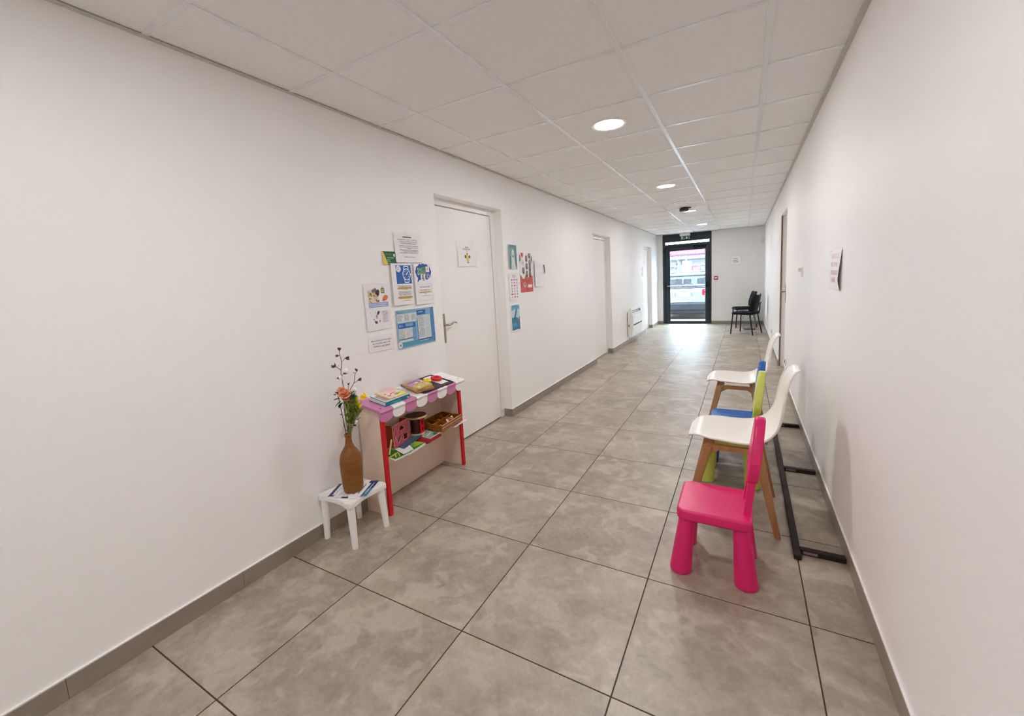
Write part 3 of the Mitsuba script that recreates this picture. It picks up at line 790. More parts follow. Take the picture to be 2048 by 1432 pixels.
k = sheet_thing('diving_poster', 'blue poster of a dark diver below the logo sheet', 'poster')
s = left_sheet(3.640, 1.140, 0.205, 0.290, side=0.003)
s.rect(0.014, 0.012, 0.192, 0.268, S(96, 162, 188)); s.poly([(0.014, 0.07), (0.10, 0.05), (0.192, 0.06), (0.192, 0.13), (0.11, 0.15), (0.014, 0.13)], S(176, 206, 220)); s.rect(0.014, 0.14, 0.192, 0.268, S(44, 122, 154)); s.lines(0.03, 0.17, 0.020, 0.011, 2, 0.004, S(60, 100, 130), seed=2)
s.poly([(0.058, 0.160), (0.110, 0.060), (0.136, 0.040), (0.132, 0.080), (0.086, 0.150)], S(52, 74, 96)); s.disc(0.160, 0.158, 0.022, S(164, 132, 132)); s.disc(0.168, 0.172, 0.012, S(150, 60, 60)); s.disc(0.154, 0.142, 0.010, S(206, 214, 218))
s.lines(0.03, 0.12, 0.20, 0.010, 3, 0.003, S(150, 196, 212), seed=3); s.lines(0.03, 0.17, 0.246, 0.009, 2, 0.004, S(30, 92, 124), seed=4)
s.build(k)
k = sheet_thing('portrait_poster', 'large red and white poster with rows of oval portraits', 'poster')
s = left_sheet(3.886, 1.666, 0.298, 0.418, side=0.002)
RD = S(198, 76, 58)
s.rect(0, 0, 0.298, 0.418, (0.77, 0.76, 0.77)); s.rect(0, 0.262, 0.298, 0.418, RD); s.poly([(0.0, 0.225), (0.04, 0.262), (0.0, 0.27)], S(120, 54, 44))
for a in (0.13, 0.255):
    s.disc(a, 0.262, 0.05, RD, 0.022)
s.disc(0.075, 0.232, 0.038, (0.77, 0.76, 0.77), 0.044)
s.poly([(0.032, 0), (0.092, 0), (0.092, 0.026), (0.078, 0.046), (0.060, 0.048), (0.040, 0.036), (0.032, 0.02)], RD)
for u, v in ((0.162, 0.060), (0.232, 0.022), (0.162, 0.142), (0.240, 0.102), (0.236, 0.164), (0.080, 0.188), (0.160, 0.224), (0.236, 0.226), (0.002, 0.060), (0.296, 0.06)):
    c = S(96, 84, 82) if (u, v) != (0.240, 0.102) else S(92, 140, 132)
    s.disc(u, v, 0.029, c, 0.036); s.disc(u + 0.004, v - 0.006, 0.012, S(170, 142, 130), 0.016); s.disc(u, v + 0.024, 0.018, S(60, 54, 60), 0.010)
s.disc(0.074, 0.104, 0.030, S(206, 202, 196), 0.030); s.rect(0.030, 0.098, 0.096, 0.110, S(196, 190, 184))
s.lines(0.06, 0.25, 0.288, 0.014, 3, 0.004, S(170, 58, 46), seed=5)
s.disc(0.094, 0.336, 0.032, S(190, 180, 176), 0.028); s.disc(0.096, 0.330, 0.012, S(80, 66, 64), 0.014); s.rect(0.168, 0.338, 0.270, 0.370, (0.78, 0.76, 0.76)); s.rect(0.140, 0.372, 0.168, 0.404, S(158, 48, 48))
s.build(k)
k = sheet_thing('handwritten_sheet', 'pale loose sheet of faint handwriting right of the portrait poster', 'sheet')
s = left_sheet(4.216, 1.592, 0.250, 0.296, side=0.016)
s.lines(0.02, 0.23, 0.016, 0.012, 6, 0.002, S(196, 188, 200), seed=5); s.rect(0.01, 0.142, 0.24, 0.1435, S(176, 168, 180)); s.lines(0.02, 0.22, 0.16, 0.012, 9, 0.002, S(196, 188, 200), seed=7)
s.build(k)
t = thing('hanging_pen', 'dark pen hanging at the edge of the pale handwritten sheet', 'pen')
add(t, 'barrel', cyl((XL + 0.010, 4.478, 1.545), (XL + 0.010, 4.490, 1.450), 0.005, 0.0045, 12), M_BLACK, 40)
add(t, 'tip', cyl((XL + 0.010, 4.490, 1.450), (XL + 0.010, 4.492, 1.438), 0.0042, 0.001, 12), M_STEEL, 40)
# sheets by the far left door
k = sheet_thing('far_sheet', 'white sheet with a grey photo left of the far door', 'sheet')
s = left_sheet(9.80, 1.60, 0.21, 0.30)
s.rect(0.06, 0.05, 0.17, 0.25, S(170, 176, 184)); s.lines(0.03, 0.18, 0.02, 0.01, 2, 0.004, GREY, seed=2)
s.build(k)
k = sheet_thing('far_door_sheet', 'blue-grey sheet on the farthest left door', 'sheet')
s = left_sheet(10.40, 1.78, 0.21, 0.30, x=XL - 0.094)
s.rect(0.01, 0.01, 0.20, 0.25, S(150, 162, 180)); s.lines(0.03, 0.18, 0.26, 0.01, 2, 0.004, GREY, seed=2)
s.build(k)
# right wall: red handwriting
k = sheet_thing('red_note', 'curling white sheet of red handwriting on the right wall', 'notice')
s = Sheet((XR, 2.968, 1.436), (0, -1, 0), (0, 0, -1), (-1, 0, 0), 0.318, 0.212, lambda u, v: 0.016 * u ** 4 * np.clip(1.35 * v, 0, 1) * (1 - 0.6 * np.clip(v - 0.72, 0, 1) / 0.28) + 0.002)
s.bent = True
RN = S(208, 120, 136)
s.text('MERCI DE', 0.155, 0.046, 0.024, RN, fit=0.23); s.text('NE PAS', 0.13, 0.090, 0.024, RN, fit=0.19); s.text('BOUGER LES', 0.14, 0.134, 0.024, RN, fit=0.23); s.text('CHAISES', 0.10, 0.174, 0.026, RN, fit=0.14)
s.build(k, printing='handwriting')
# end wall notice
k = sheet_thing('end_notice', 'small white notice of three centred lines on the end wall')
s = Sheet((-0.295, YE, 1.70), (1, 0, 0), (0, 0, -1), (0, -1, 0), 0.21, 0.20)
s.lines(0.065, 0.145, 0.050, 0.01, 1, 0.012, S(110, 108, 112), seed=2, ragged=0); s.lines(0.048, 0.162, 0.092, 0.01, 1, 0.012, S(110, 108, 112), seed=3, ragged=0); s.lines(0.040, 0.170, 0.134, 0.01, 1, 0.013, S(110, 108, 112), seed=4, ragged=0)
s.build(k, paper=mat('white_notice_paper', (0.86, 0.86, 0.87), 0.5))
# notice taped inside the entrance pane
k = sheet_thing('door_pane_notice', 'white text notice taped inside the entrance door pane')
s = Sheet((-1.436, YE + 0.042, 1.676), (1, 0, 0), (0, 0, -1), (0, -1, 0), 0.225, 0.302)
s.rect(0.008, 0.012, 0.200, 0.290, S(190, 200, 232)); s.lines(0.03, 0.18, 0.03, 0.03, 2, 0.008, S(130, 140, 190), seed=2, center=True); s.lines(0.03, 0.18, 0.10, 0.022, 7, 0.007, S(140, 150, 196), seed=3, center=True)
s.build(k, paper='mat_backlit_paper', ink='mat_backlit_print')

# ================================================================== TOY STALL
st = thing('toy_stall', "children's market stall shelf with a scalloped lilac and white awning", 'play stall')
SY0, SY1, SX = 1.665, 2.442, -1.868


def zt(x):
    """height of the stall's sloping top"""
    return 0.66 + 0.181 * (-1.835 - x)


for y0 in (SY0, SY1 - 0.016):
    q = sg.Polygon([(XL + 0.012, 0), (SX, 0), (SX, zt(SX) - 0.022), (XL + 0.012, zt(XL) - 0.026)])
    add(st, 'side_panel', prism(q, 0.016, ((0, y0, 0), (1, 0, 0), (0, 0, 1), (0, 1, 0))), M_CREAM)
for y0 in (SY0 - 0.003, SY1 - 0.025):
    add(st, 'front_post', box(SX, SX + 0.022, y0, y0 + 0.028, 0, 0.632, 0.004), M_RED, label='red post')
add(st, 'back_panel', box(XL + 0.014, XL + 0.024, SY0 + 0.016, SY1 - 0.016, 0.004, 0.67), M_CREAM)
add(st, 'shelf_board', box(XL + 0.024, SX, SY0 + 0.016, SY1 - 0.016, 0.328, 0.344, 0.002), M_WHITEP)
edges = np.linspace(1.645, 2.481, 9)
slab = sg.Polygon([(-2.052, zt(-2.052)), (-1.842, zt(-1.842)), (-1.834, zt(-1.834) - 0.003), (-1.830, zt(-1.83) - 0.008), (-1.834, zt(-1.834) - 0.018), (-2.052, zt(-2.052) - 0.018)])
for i in range(8):
    y0, y1 = edges[i], edges[i + 1]
    c, h = (y0 + y1) / 2, (y1 - y0) / 2
    val = sg.Polygon([(y0, 0.645), (y1, 0.645)] + [(c + h * math.cos(a), 0.618 - 0.034 * abs(math.sin(a)) ** 0.8) for a in np.linspace(0, math.pi, 17)])
    m = cat([prism(slab, y1 - y0, ((0, y0, 0), (1, 0, 0), (0, 0, 1), (0, 1, 0))), prism(val, 0.009, ((-1.848, 0, 0), (0, 1, 0), (0, 0, 1), (1, 0, 0)))])
    add(st, 'awning_strip', m, M_LILAC if i % 2 == 0 else M_WHITEP, label=('lilac' if i % 2 == 0 else 'white') + ' scalloped strip')
for (x, y) in ((-1.862, 1.676), (-1.872, 2.452)):
    add(st, 'screw', cyl((x, y, zt(x) - 0.001), (x, y, zt(x) + 0.001), 0.0045), M_BLACK)

# things on its top; each is modelled flat and laid on the slope
SL = math.atan(0.181)


def on_top(m, x, y, rz=0.0, up=0.0):
    return move(move(m, rz=rz), (x, y, zt(x) + 0.0006 + up * math.cos(SL)), ry=SL)


def top_print(x, y, up, w, h, rz=0.0):
    """a Sheet lying on the sloping top, u along +y and v along +x"""
    c, s_ = math.cos(SL), math.sin(SL)
    N = np.array([s_, 0, c]); Vx = np.array([c, 0, -s_]); Uy = np.array([0, 1.0, 0])
    U = math.cos(rz) * Uy + math.sin(rz) * Vx
    V = math.cos(rz) * Vx - math.sin(rz) * Uy
    O = np.array([x, y, zt(x) + 0.0006]) + N * up - U * w / 2 - V * h / 2
    return Sheet(O, U, V, N, w, h)


def only_print(sh, key, name='cover_print'):
    m = trimesh.Trimesh(np.vstack(sh.v), np.vstack(sh.f), process=False)
    add(key, name, m, M_PRINT, color=np.vstack(sh.c))


t = thing('picture_book', 'thick teal-spined picture book lying under the small board book', 'book', 'books on the stall top')
bx, by = -1.928, 1.818
add(t, 'cover', cat([on_top(box(-0.07, 0.07, -0.1025, 0.1025, 0, 0.003, 0.001), bx, by), on_top(box(-0.07, 0.07, -0.1025, 0.1025, 0.024, 0.027, 0.001), bx, by), on_top(box(0.066, 0.070, -0.1025, 0.1025, 0.001, 0.026, 0.0012), bx, by)]), M_TEAL)
add(t, 'pages', on_top(box(-0.066, 0.066, -0.099, 0.099, 0.003, 0.024), bx, by), M_PAGES)
s = top_print(bx, by, 0.0265, 0.205, 0.140)
s.rect(0.004, 0.004, 0.201, 0.136, S(206, 226, 226)); s.rect(0.010, 0.02, 0.052, 0.126, S(176, 170, 166)); s.lines(0.016, 0.05, 0.03, 0.009, 10, 0.004, S(128, 108, 104), seed=4); s.rect(0.17, 0.10, 0.20, 0.13, S(200, 206, 208))
only_print(s, t)
s = Sheet(np.array([bx + 0.0705, by - 0.1, zt(bx + 0.07) + 0.026]), (0, 1, 0), (0, 0, -1), (1, 0, 0), 0.2, 0.024)
s.text('les animaux', 0.09, 0.016, 0.008, S(150, 204, 212), fit=0.07); s.disc(0.186, 0.012, 0.008, (0.7, 0.72, 0.72))
only_print(s, t, 'spine_print')
t = thing('board_book', 'small cream board book with a yellow-red picture on the teal book', 'book', 'books on the stall top')
bx2, by2 = -1.932, 1.836
q = rrect(-0.066, -0.078, 0.066, 0.078, 0.008)
add(t, 'block', on_top(prism(q, 0.0055, ((0, 0, 0), (1, 0, 0), (0, 1, 0), (0, 0, 1))), bx2, by2, 0, 0.0285), mat('board_cream', S(216, 176, 140), 0.5))
s = top_print(bx2, by2, 0.0337, 0.152, 0.128)
s.rect(0.003, 0.003, 0.149, 0.125, S(222, 196, 176)); s.poly([(0.06, 0.003), (0.149, 0.003), (0.149, 0.03), (0.07, 0.05)], S(228, 176, 178)); s.poly([(0.05, 0.125), (0.149, 0.125), (0.149, 0.065), (0.09, 0.075)], S(222, 206, 110)); s.line([(0.045, 0.078), (0.075, 0.062), (0.105, 0.058)], 0.008, S(206, 70, 66)); s.poly([(0.07, 0.09), (0.09, 0.072), (0.115, 0.075), (0.100, 0.098)], S(150, 158, 168)); s.line([(0.075, 0.100), (0.100, 0.094), (0.130, 0.082)], 0.006, S(88, 130, 70))
s.disc(0.045, 0.06, 0.013, (0.72, 0.70, 0.70), 0.017); s.disc(0.034, 0.052, 0.007, S(120, 84, 84)); s.disc(0.035, 0.085, 0.012, S(196, 104, 92), 0.009)
only_print(s, t)
t = thing('grey_card', 'loose blue-grey card under the right edge of the board book', 'card')
add(t, 'card', on_top(prism(sg.Polygon([(-0.055, -0.03), (-0.02, 0.045), (0.028, 0.028), (0.0, -0.028)]), 0.0012, ((0, 0, 0), (1, 0, 0), (0, 1, 0), (0, 0, 1))), -1.94, 1.885, 0, 0.0345), mat('grey_card', S(170, 178, 192), 0.5))

t = thing('black_tray', 'black writing tray with a raised rim and white paper on the stall', 'tray')
tx, ty = -1.944, 2.198
add(t, 'plate', on_top(prism(rrect(-0.108, -0.162, 0.108, 0.162, 0.012), 0.004, ((0, 0, 0), (1, 0, 0), (0, 1, 0), (0, 0, 1))), tx, ty), M_TRAY)
add(t, 'rim', on_top(prism(rrect(-0.108, -0.162, 0.108, 0.162, 0.012).difference(rrect(-0.102, -0.156, 0.102, 0.156, 0.009)), 0.0075, ((0, 0, 0), (1, 0, 0), (0, 1, 0), (0, 0, 1))), tx, ty), M_TRAY)
t = thing('paper_slip', 'white paper under the red ring in the black tray', 'paper')
add(t, 'sheet', on_top(box(-0.085, 0.085, -0.042, 0.042, 0, 0.0008), -1.956, 2.298, 0, 0.0042), M_PAPER)
for (x, y, R, r, m, lab) in ((-1.952, 2.303, 0.0295, 0.0135, M_RRING, 'red plastic stacking ring lying in the black tray'), (-1.968, 2.222, 0.0195, 0.0105, M_YRING, 'small yellow stacking ring between the books and the red ring')):
    t = thing('stacking_ring', lab, 'toy ring')
    tor = trimesh.creation.torus(R, r, major_sections=40, minor_sections=20)
    tor.vertices[:, 2] *= 0.85
    add(t, 'ring', on_top(tor, x, y, 0, 0.0054 + 0.85 * r), m, True)
t = thing('board_book', 'purple board book with pink animals, on top of the pile in the tray', 'book', 'books on the stall top')
px_, py_ = -1.925, 2.070
add(t, 'block', on_top(prism(rrect(-0.068, -0.076, 0.068, 0.076, 0.006), 0.015, ((0, 0, 0), (1, 0, 0), (0, 1, 0), (0, 0, 1))), px_, py_, -0.13, 0.0228), mat('board_tan', S(196, 160, 92), 0.5))
s = top_print(px_, py_, 0.0376, 0.150, 0.134, -0.13)
s.rect(0.002, 0.002, 0.148, 0.132, S(172, 128, 168)); s.lines(0.03, 0.12, 0.012, 0.02, 1, 0.013, S(112, 70, 122), seed=3); s.poly([(0.002, 0.132), (0.002, 0.075), (0.04, 0.058), (0.148, 0.052), (0.148, 0.132)], S(190, 172, 92))
for i in range(14):
    s.disc(r2.uniform(0.03, 0.135), r2.uniform(0.045, 0.105), r2.uniform(0.007, 0.014), S(*[(196, 146, 150), (222, 196, 186), (132, 84, 88), (216, 206, 200), (206, 166, 170)][i % 5]), r2.uniform(0.006, 0.011), r2.uniform(0, 90))
only_print(s, t)
t = thing('board_book', 'tan board book under the purple one in the tray', 'book', 'books on the stall top')
add(t, 'block', on_top(prism(rrect(-0.064, -0.072, 0.066, 0.074, 0.006), 0.0145, ((0, 0, 0), (1, 0, 0), (0, 1, 0), (0, 0, 1))), px_ + 0.008, py_ + 0.010, -0.17, 0.0080), mat('board_tan_dark', S(170, 124, 84), 0.5))

# things on its shelf
ZS = 0.3445


def flat_thing(name, label, poly, z0, th, m, category='book', group=None, part='block'):
    t = thing(name, label, category, group)
    add(t, part, prism(sg.Polygon(poly), th, ((0, 0, z0), (1, 0, 0), (0, 1, 0), (0, 0, 1))), m)
    return t


SB = 'flat books on the stall shelf'
t = flat_thing('shelf_book', 'green book with cream bars at left end of the stall shelf', [(-1.80, 1.695), (-1.79, 1.80), (-1.955, 1.815), (-1.965, 1.715)], ZS, 0.010, M_PAGES, group=SB, part='pages')
s = Sheet((-1.966, 1.700, ZS + 0.0095), (0, 1, 0), (1, 0, 0), (0, 0, 1), 0.110, 0.172)
s.poly([(0.0, 0.165), (0.10, 0.172), (0.108, 0.012), (0.016, 0.004)], S(30, 116, 28)); s.line([(0.0, 0.112), (0.105, 0.10)], 0.016, S(196, 170, 96)); s.line([(0.02, 0.15), (0.05, 0.115)], 0.006, S(206, 186, 116)); s.line([(0.045, 0.155), (0.08, 0.11)], 0.006, S(206, 186, 116))
only_print(s, t)
t = flat_thing('shelf_book', 'green book with a bright yellow-green corner in the shelf centre', [(-1.782, 1.800), (-1.800, 1.965), (-1.935, 1.955), (-1.92, 1.805)], ZS, 0.014, M_PAGES, group=SB, part='pages')
s = Sheet((-1.936, 1.800, ZS + 0.0135), (0, 1, 0), (1, 0, 0), (0, 0, 1), 0.165, 0.154)
s.poly([(0, 0.154), (0.163, 0.135), (0.154, 0.004), (0.006, 0.018)], S(40, 128, 30)); s.poly([(0.08, 0.12), (0.162, 0.13), (0.156, 0.05), (0.10, 0.05)], S(150, 182, 44)); s.disc(0.09, 0.085, 0.028, S(120, 150, 90), 0.018)
only_print(s, t)
t = flat_thing('open_booklet', 'open white booklet leaning on the green books', [(-1.800, 1.765), (-1.792, 1.845), (-1.885, 1.900), (-1.905, 1.800)], ZS + 0.0142, 0.004, M_PAPER, 'booklet', part='pages')
t = flat_thing('shelf_book', 'red book near the middle of the shelf, beside the wooden letter tray', [(-1.79, 1.975), (-1.80, 2.13), (-1.95, 2.13), (-1.95, 1.985)], ZS, 0.012, mat('dark_red_cover', S(150, 14, 30), 0.35), group=SB)
t = flat_thing('shelf_book', 'pale green picture booklet lying on the red book', [(-1.815, 2.03), (-1.822, 2.13), (-1.95, 2.15), (-1.945, 2.045)], ZS + 0.0125, 0.004, M_PAGES, group=SB)
s = Sheet((-1.95, 2.03, ZS + 0.0162), (0, 1, 0), (1, 0, 0), (0, 0, 1), 0.12, 0.135)
s.poly([(0.002, 0.132), (0.098, 0.126), (0.118, 0.004), (0.018, 0.01)], S(146, 166, 150)); s.poly([(0.05, 0.12), (0.095, 0.124), (0.10, 0.08)], S(52, 110, 52)); s.line([(0.02, 0.09), (0.10, 0.06)], 0.01, S(206, 212, 214)); s.line([(0.03, 0.04), (0.11, 0.02)], 0.016, S(124, 140, 158))
only_print(s, t)
t = flat_thing('loose_sheet', 'white sheet sticking out under the wooden letter tray at the right', [(-1.81, 2.30), (-1.822, 2.47), (-1.89, 2.424), (-1.89, 2.30)], ZS + 0.001, 0.002, M_PAPER, 'sheet', part='sheet')
t = thing('puzzle_board', 'flat blue-grey board before the striped toy', 'board')
add(t, 'board', prism(sg.Polygon([(-1.848, 1.825), (-1.896, 2.045), (-1.960, 2.055), (-1.905, 1.83)]), 0.006, ((0, 0, ZS + 0.0186), (1, 0, 0), (0, 1, 0), (0, 0, 1))), M_BLUEGREY)
add(t, 'edge_line', prism(sg.LineString([(-1.856, 1.832), (-1.900, 2.036)]).buffer(0.002), 0.0006, ((0, 0, ZS + 0.0246), (1, 0, 0), (0, 1, 0), (0, 0, 1))), mat('navy_line', S(24, 44, 66), 0.5))
# striped shape sorter
t = thing('shape_sorter', 'wooden shape sorter with a red and pink striped front', 'toy')
RZ = math.radians(-7)
so, sz = (-1.936, 1.830), ZS + 0.0005
SW, SH = 0.168, 0.150
front = sg.box(0, 0, SW, SH).difference(shapely.union_all([sg.Point(0.090, 0.098).buffer(0.026).intersection(sg.box(0.05, 0.098, 0.13, 0.14)), sg.box(0.104, 0.024, 0.142, 0.062), sg.Polygon([(0.036, 0.030), (0.048, 0.062), (0.074, 0.066), (0.078, 0.058), (0.052, 0.026)])]))
A_ = np.array([math.sin(-RZ) * -1, math.cos(RZ), 0]); A_ = np.array([math.sin(RZ), math.cos(RZ), 0]); N_ = np.array([math.cos(RZ), -math.sin(RZ), 0.05]); N_ /= np.linalg.norm(N_); B_ = np.array([-0.05, 0, 1.0]); B_ /= np.linalg.norm(B_)
O_ = np.array([so[0], so[1], sz])
add(t, 'front_board', prism(front, 0.006, (O_ - N_ * 0.006, A_, B_, N_)), M_PALEWOOD)
sh = Sheet(O_ + B_ * SH, A_, -B_, N_, SW, SH)
band = sg.MultiPolygon([sg.box(0.005 + i * 0.0133, 0.004, 0.0118 + i * 0.0133, SH - 0.004) for i in range(12)])
flip_ = affinity.translate(affinity.scale(front, 1, -1, origin=(0, 0)), 0, SH)
sh.ink(sg.box(0.004, 0.004, SW - 0.004, SH - 0.004).intersection(flip_.buffer(-0.002)), S(228, 130, 160))
sh.ink(band.intersection(flip_.buffer(-0.002)), S(176, 18, 40))
only_print(sh, t, 'stripes')
for nm, a0, a1 in (('side_board', 0.0, 0.006), ('side_board', SW - 0.006, SW)):
    add(t, nm, prism(sg.box(a0, 0, a1, SH), 0.09, (O_ - N_ * 0.096, A_, B_, N_)), mat('sorter_orange', S(166, 70, 20), 0.5))
add(t, 'back_board', prism(sg.box(0.006, 0, SW - 0.006, SH), 0.006, (O_ - N_ * 0.096, A_, B_, N_)), M_DARKWOOD)
t = thing('wooden_stick', 'pale wooden stick leaning beside the left red post', 'stick')
add(t, 'stick', tube([(-1.874, 1.722, ZS + 0.018), (-1.900, 1.774, ZS + 0.090)], 0.006, 8), M_PALEWOOD, 40)
# spool toy
t = thing('spool_toy', 'red wooden spool toy with a big dark disc on top', 'toy')
dx, dy = -1.955, 2.062
add(t, 'base_disc', move(lathe([(0, 0), (0.050, 0), (0.052, 0.002), (0.052, 0.012), (0.050, 0.014), (0, 0.014)], 40), (dx, dy, ZS + 0.0172)), M_PALEWOOD, 40)
add(t, 'core', move(lathe([(0, 0.0145), (0.040, 0.0145), (0.040, 0.122), (0, 0.122)], 40), (dx, dy, ZS + 0.0172)), mat('spool_core', S(60, 12, 14), 0.5), 40)
add(t, 'top_disc', move(lathe([(0, 0.1225), (0.072, 0.1225), (0.075, 0.125), (0.075, 0.132), (0.072, 0.135), (0.070, 0.1355), (0, 0.1355)], 48), (dx, dy, ZS + 0.0172)), M_PALEWOOD, 40)
add(t, 'dark_top', move(lathe([(0, 0.1356), (0.070, 0.1356), (0.070, 0.1366), (0, 0.1366)], 48), (dx, dy, ZS + 0.0172)), M_DARKWOOD)
pf = (np.array([dx, dy, ZS + 0.032]), np.array([-0.22, 0.9755, 0]), np.array([0, 0, 1.0]), np.array([0.9755, 0.22, 0]))
pan = rrect(-0.026, 0, 0.026, 0.104, 0.004).difference(shapely.union_all([rrect(-0.014, 0.052, 0.014, 0.094, 0.003), sg.Point(0, 0.024).buffer(0.014)]))
add(t, 'red_panel', prism(pan, 0.006, (pf[0] + pf[3] * 0.040, *pf[1:])), M_RED)
# drawer with letters
t = thing('letter_tray', 'varnished wooden tray of small compartments on the stall shelf', 'tray')
dz = ZS + 0.0165
c0 = np.array([-1.812, 2.150]); e1 = np.array([-0.03, 0.318]) / np.hypot(0.03, 0.318); e2 = np.array([-0.995, 0.09]) / np.hypot(0.995, 0.09)
L1, L2 = 0.262, 0.205


def dbox(a0, a1, b0, b1, z0, z1, r=0.001):
    m = box(a0, a1, b0, b1, z0, z1, r)
    v = m.vertices
    v2 = np.column_stack([c0[0] + v[:, 0] * e1[0] + v[:, 1] * e2[0], c0[1] + v[:, 0] * e1[1] + v[:, 1] * e2[1], dz + v[:, 2] + 0.0])
    m = trimesh.Trimesh(v2, m.faces, process=False)
    if m.volume < 0:
        m.invert()
    return m


add(t, 'floor_board', dbox(0, L1, 0, L2, 0, 0.005), M_DRAWER)
add(t, 'front_moulding', cat([dbox(-0.006, L1 + 0.006, -0.010, 0.006, 0.0, 0.030, 0.004), dbox(-0.004, L1 + 0.004, -0.006, 0.008, 0.031, 0.046, 0.004)]), M_DRAWER)
for a in (0.0, L1 - 0.008):
    add(t, 'side_wall', dbox(a, a + 0.008, 0.006, L2, 0.004, 0.042), M_DRAWER)
add(t, 'back_wall', dbox(0, L1, L2 - 0.008, L2, 0.004, 0.042), M_DRAWER)
for a in (0.085, 0.17):
    add(t, 'divider', dbox(a, a + 0.006, 0.008, L2 - 0.008, 0.005, 0.036), M_DRAWER)
add(t, 'divider', dbox(0.008, L1 - 0.008, 0.095, 0.101, 0.005, 0.036), M_DRAWER)
LET = [('A', 0.090, 0.012, (0.78, 0.74, 0.72)), ('E', 0.116, 0.012, S(216, 92, 70)), ('V', 0.138, 0.014, S(216, 110, 80)), ('7', 0.160, 0.014, (0.80, 0.66, 0.58))]
for ch, a, b, col in LET:
    q = thing('toy_letter', f'small {"white" if ch == "A" else "pale peach" if ch == "7" else "red"} toy {"figure" if ch == "7" else "letter"} {ch} in the front of the wooden letter tray', 'toy letter', 'toy letters in the letter tray')
    m = meshkit.text_mesh(ch, 0.028, 0.006, True)
    v = m.vertices
    Aa, Bb = np.array([*e1, 0.0]), np.array([*(e2 * 0.75), 0.66])
    Nn = np.cross(Aa, Bb)
    o = np.array([*(c0 + e1 * a + e2 * b), dz + 0.033])
    m2 = trimesh.Trimesh(o + v[:, :1] * Aa + v[:, 1:2] * Bb + v[:, 2:] * Nn, m.faces, process=False)
    add(q, 'letter', m2, mat('letter_' + ('seven' if ch == '7' else ch.lower()), col, 0.4))
r3 = random.Random(12)
bcols = [mat('block_amber', S(196, 128, 30), 0.4), mat('block_brown', S(120, 50, 20), 0.4), mat('block_cream', S(206, 180, 120), 0.4)]
bnames = ('amber', 'brown', 'cream')
n_b = 0
for (a0, a1, b0, b1) in ((0.014, 0.076, 0.012, 0.088), (0.014, 0.076, 0.108, 0.19), (0.096, 0.160, 0.05, 0.09), (0.096, 0.160, 0.108, 0.19), (0.182, 0.246, 0.012, 0.088), (0.182, 0.246, 0.108, 0.19)):
    place_ = ('front' if b0 < 0.1 else 'back') + ' ' + ('left' if a0 < 0.05 else 'middle' if a0 < 0.15 else 'right') + ' compartment'
    for _ in range(4):
        a, b, s_ = r3.uniform(a0 + 0.01, a1 - 0.01), r3.uniform(b0 + 0.01, b1 - 0.01), r3.uniform(0.007, 0.012)
        ci = r3.randrange(3)
        q = thing('toy_block', f'tiny {bnames[ci]} wooden toy piece in the {place_} of the letter tray', 'toy piece', f'{bnames[ci]} toy pieces, {place_}')
        m = box(-s_, s_, -s_ * 0.7, s_ * 0.7, -s_ * 0.5, s_ * 0.5, 0.002)
        add(q, 'piece', move(m, (*(c0 + e1 * a + e2 * b), dz + 0.012 + r3.uniform(0, 0.016)), rz=r3.uniform(0, 3), rx=r3.uniform(-0.3, 0.3)), bcols[ci])

# ================================================================== LITTLE TABLE, VASE, FLOWERS
t = thing('plastic_stool', 'small white plastic stool table holding the brown vase', 'stool')
X0, X1, Y0, Y1, ZT = -2.046, -1.780, 1.337, 1.600, 0.258
cxm, cym = (X0 + X1) / 2, (Y0 + Y1) / 2
sq = sg.box(X0, Y0, X1, Y1)
cuts = [affinity.scale(sg.Point(0, 0).buffer(1, quad_segs=16), 0.085, 0.014)]
hole = [affinity.translate(cuts[0], cxm, Y0 - 0.001), affinity.translate(cuts[0], cxm, Y1 + 0.001), affinity.translate(affinity.rotate(cuts[0], 90, origin=(0, 0)), X0 - 0.001, cym), affinity.translate(affinity.rotate(cuts[0], 90, origin=(0, 0)), X1 + 0.001, cym)]
out = sq.difference(shapely.union_all(hole)).buffer(-0.018).buffer(0.018, quad_segs=8).buffer(0.012).buffer(-0.012)
lay = [(0.0, 0.026), (0.0, 0.008), (0.002, 0.003), (0.007, 0.0)]
tops = []
for (i0, d0), (i1, d1) in zip(lay[:-1], lay[1:]):
    tops.append(prism(out.buffer(-i0), max(d0 - d1, 0.0005), ((0, 0, ZT - d0), (1, 0, 0), (0, 1, 0), (0, 0, 1))))
add(t, 'top', cat(tops), M_WHITE, 35)
for (x, y, bx_, by_) in ((-2.015, 1.364, -2.021, 1.356), (-1.808, 1.364, -1.796, 1.356), (-2.015, 1.570, -2.021, 1.579), (-1.808, 1.570, -1.796, 1.580)):
    add(t, 'leg', cyl((bx_, by_, 0.0005), (x, y, ZT - 0.026), 0.0155, 0.0215, 28), M_WHITE, 40)
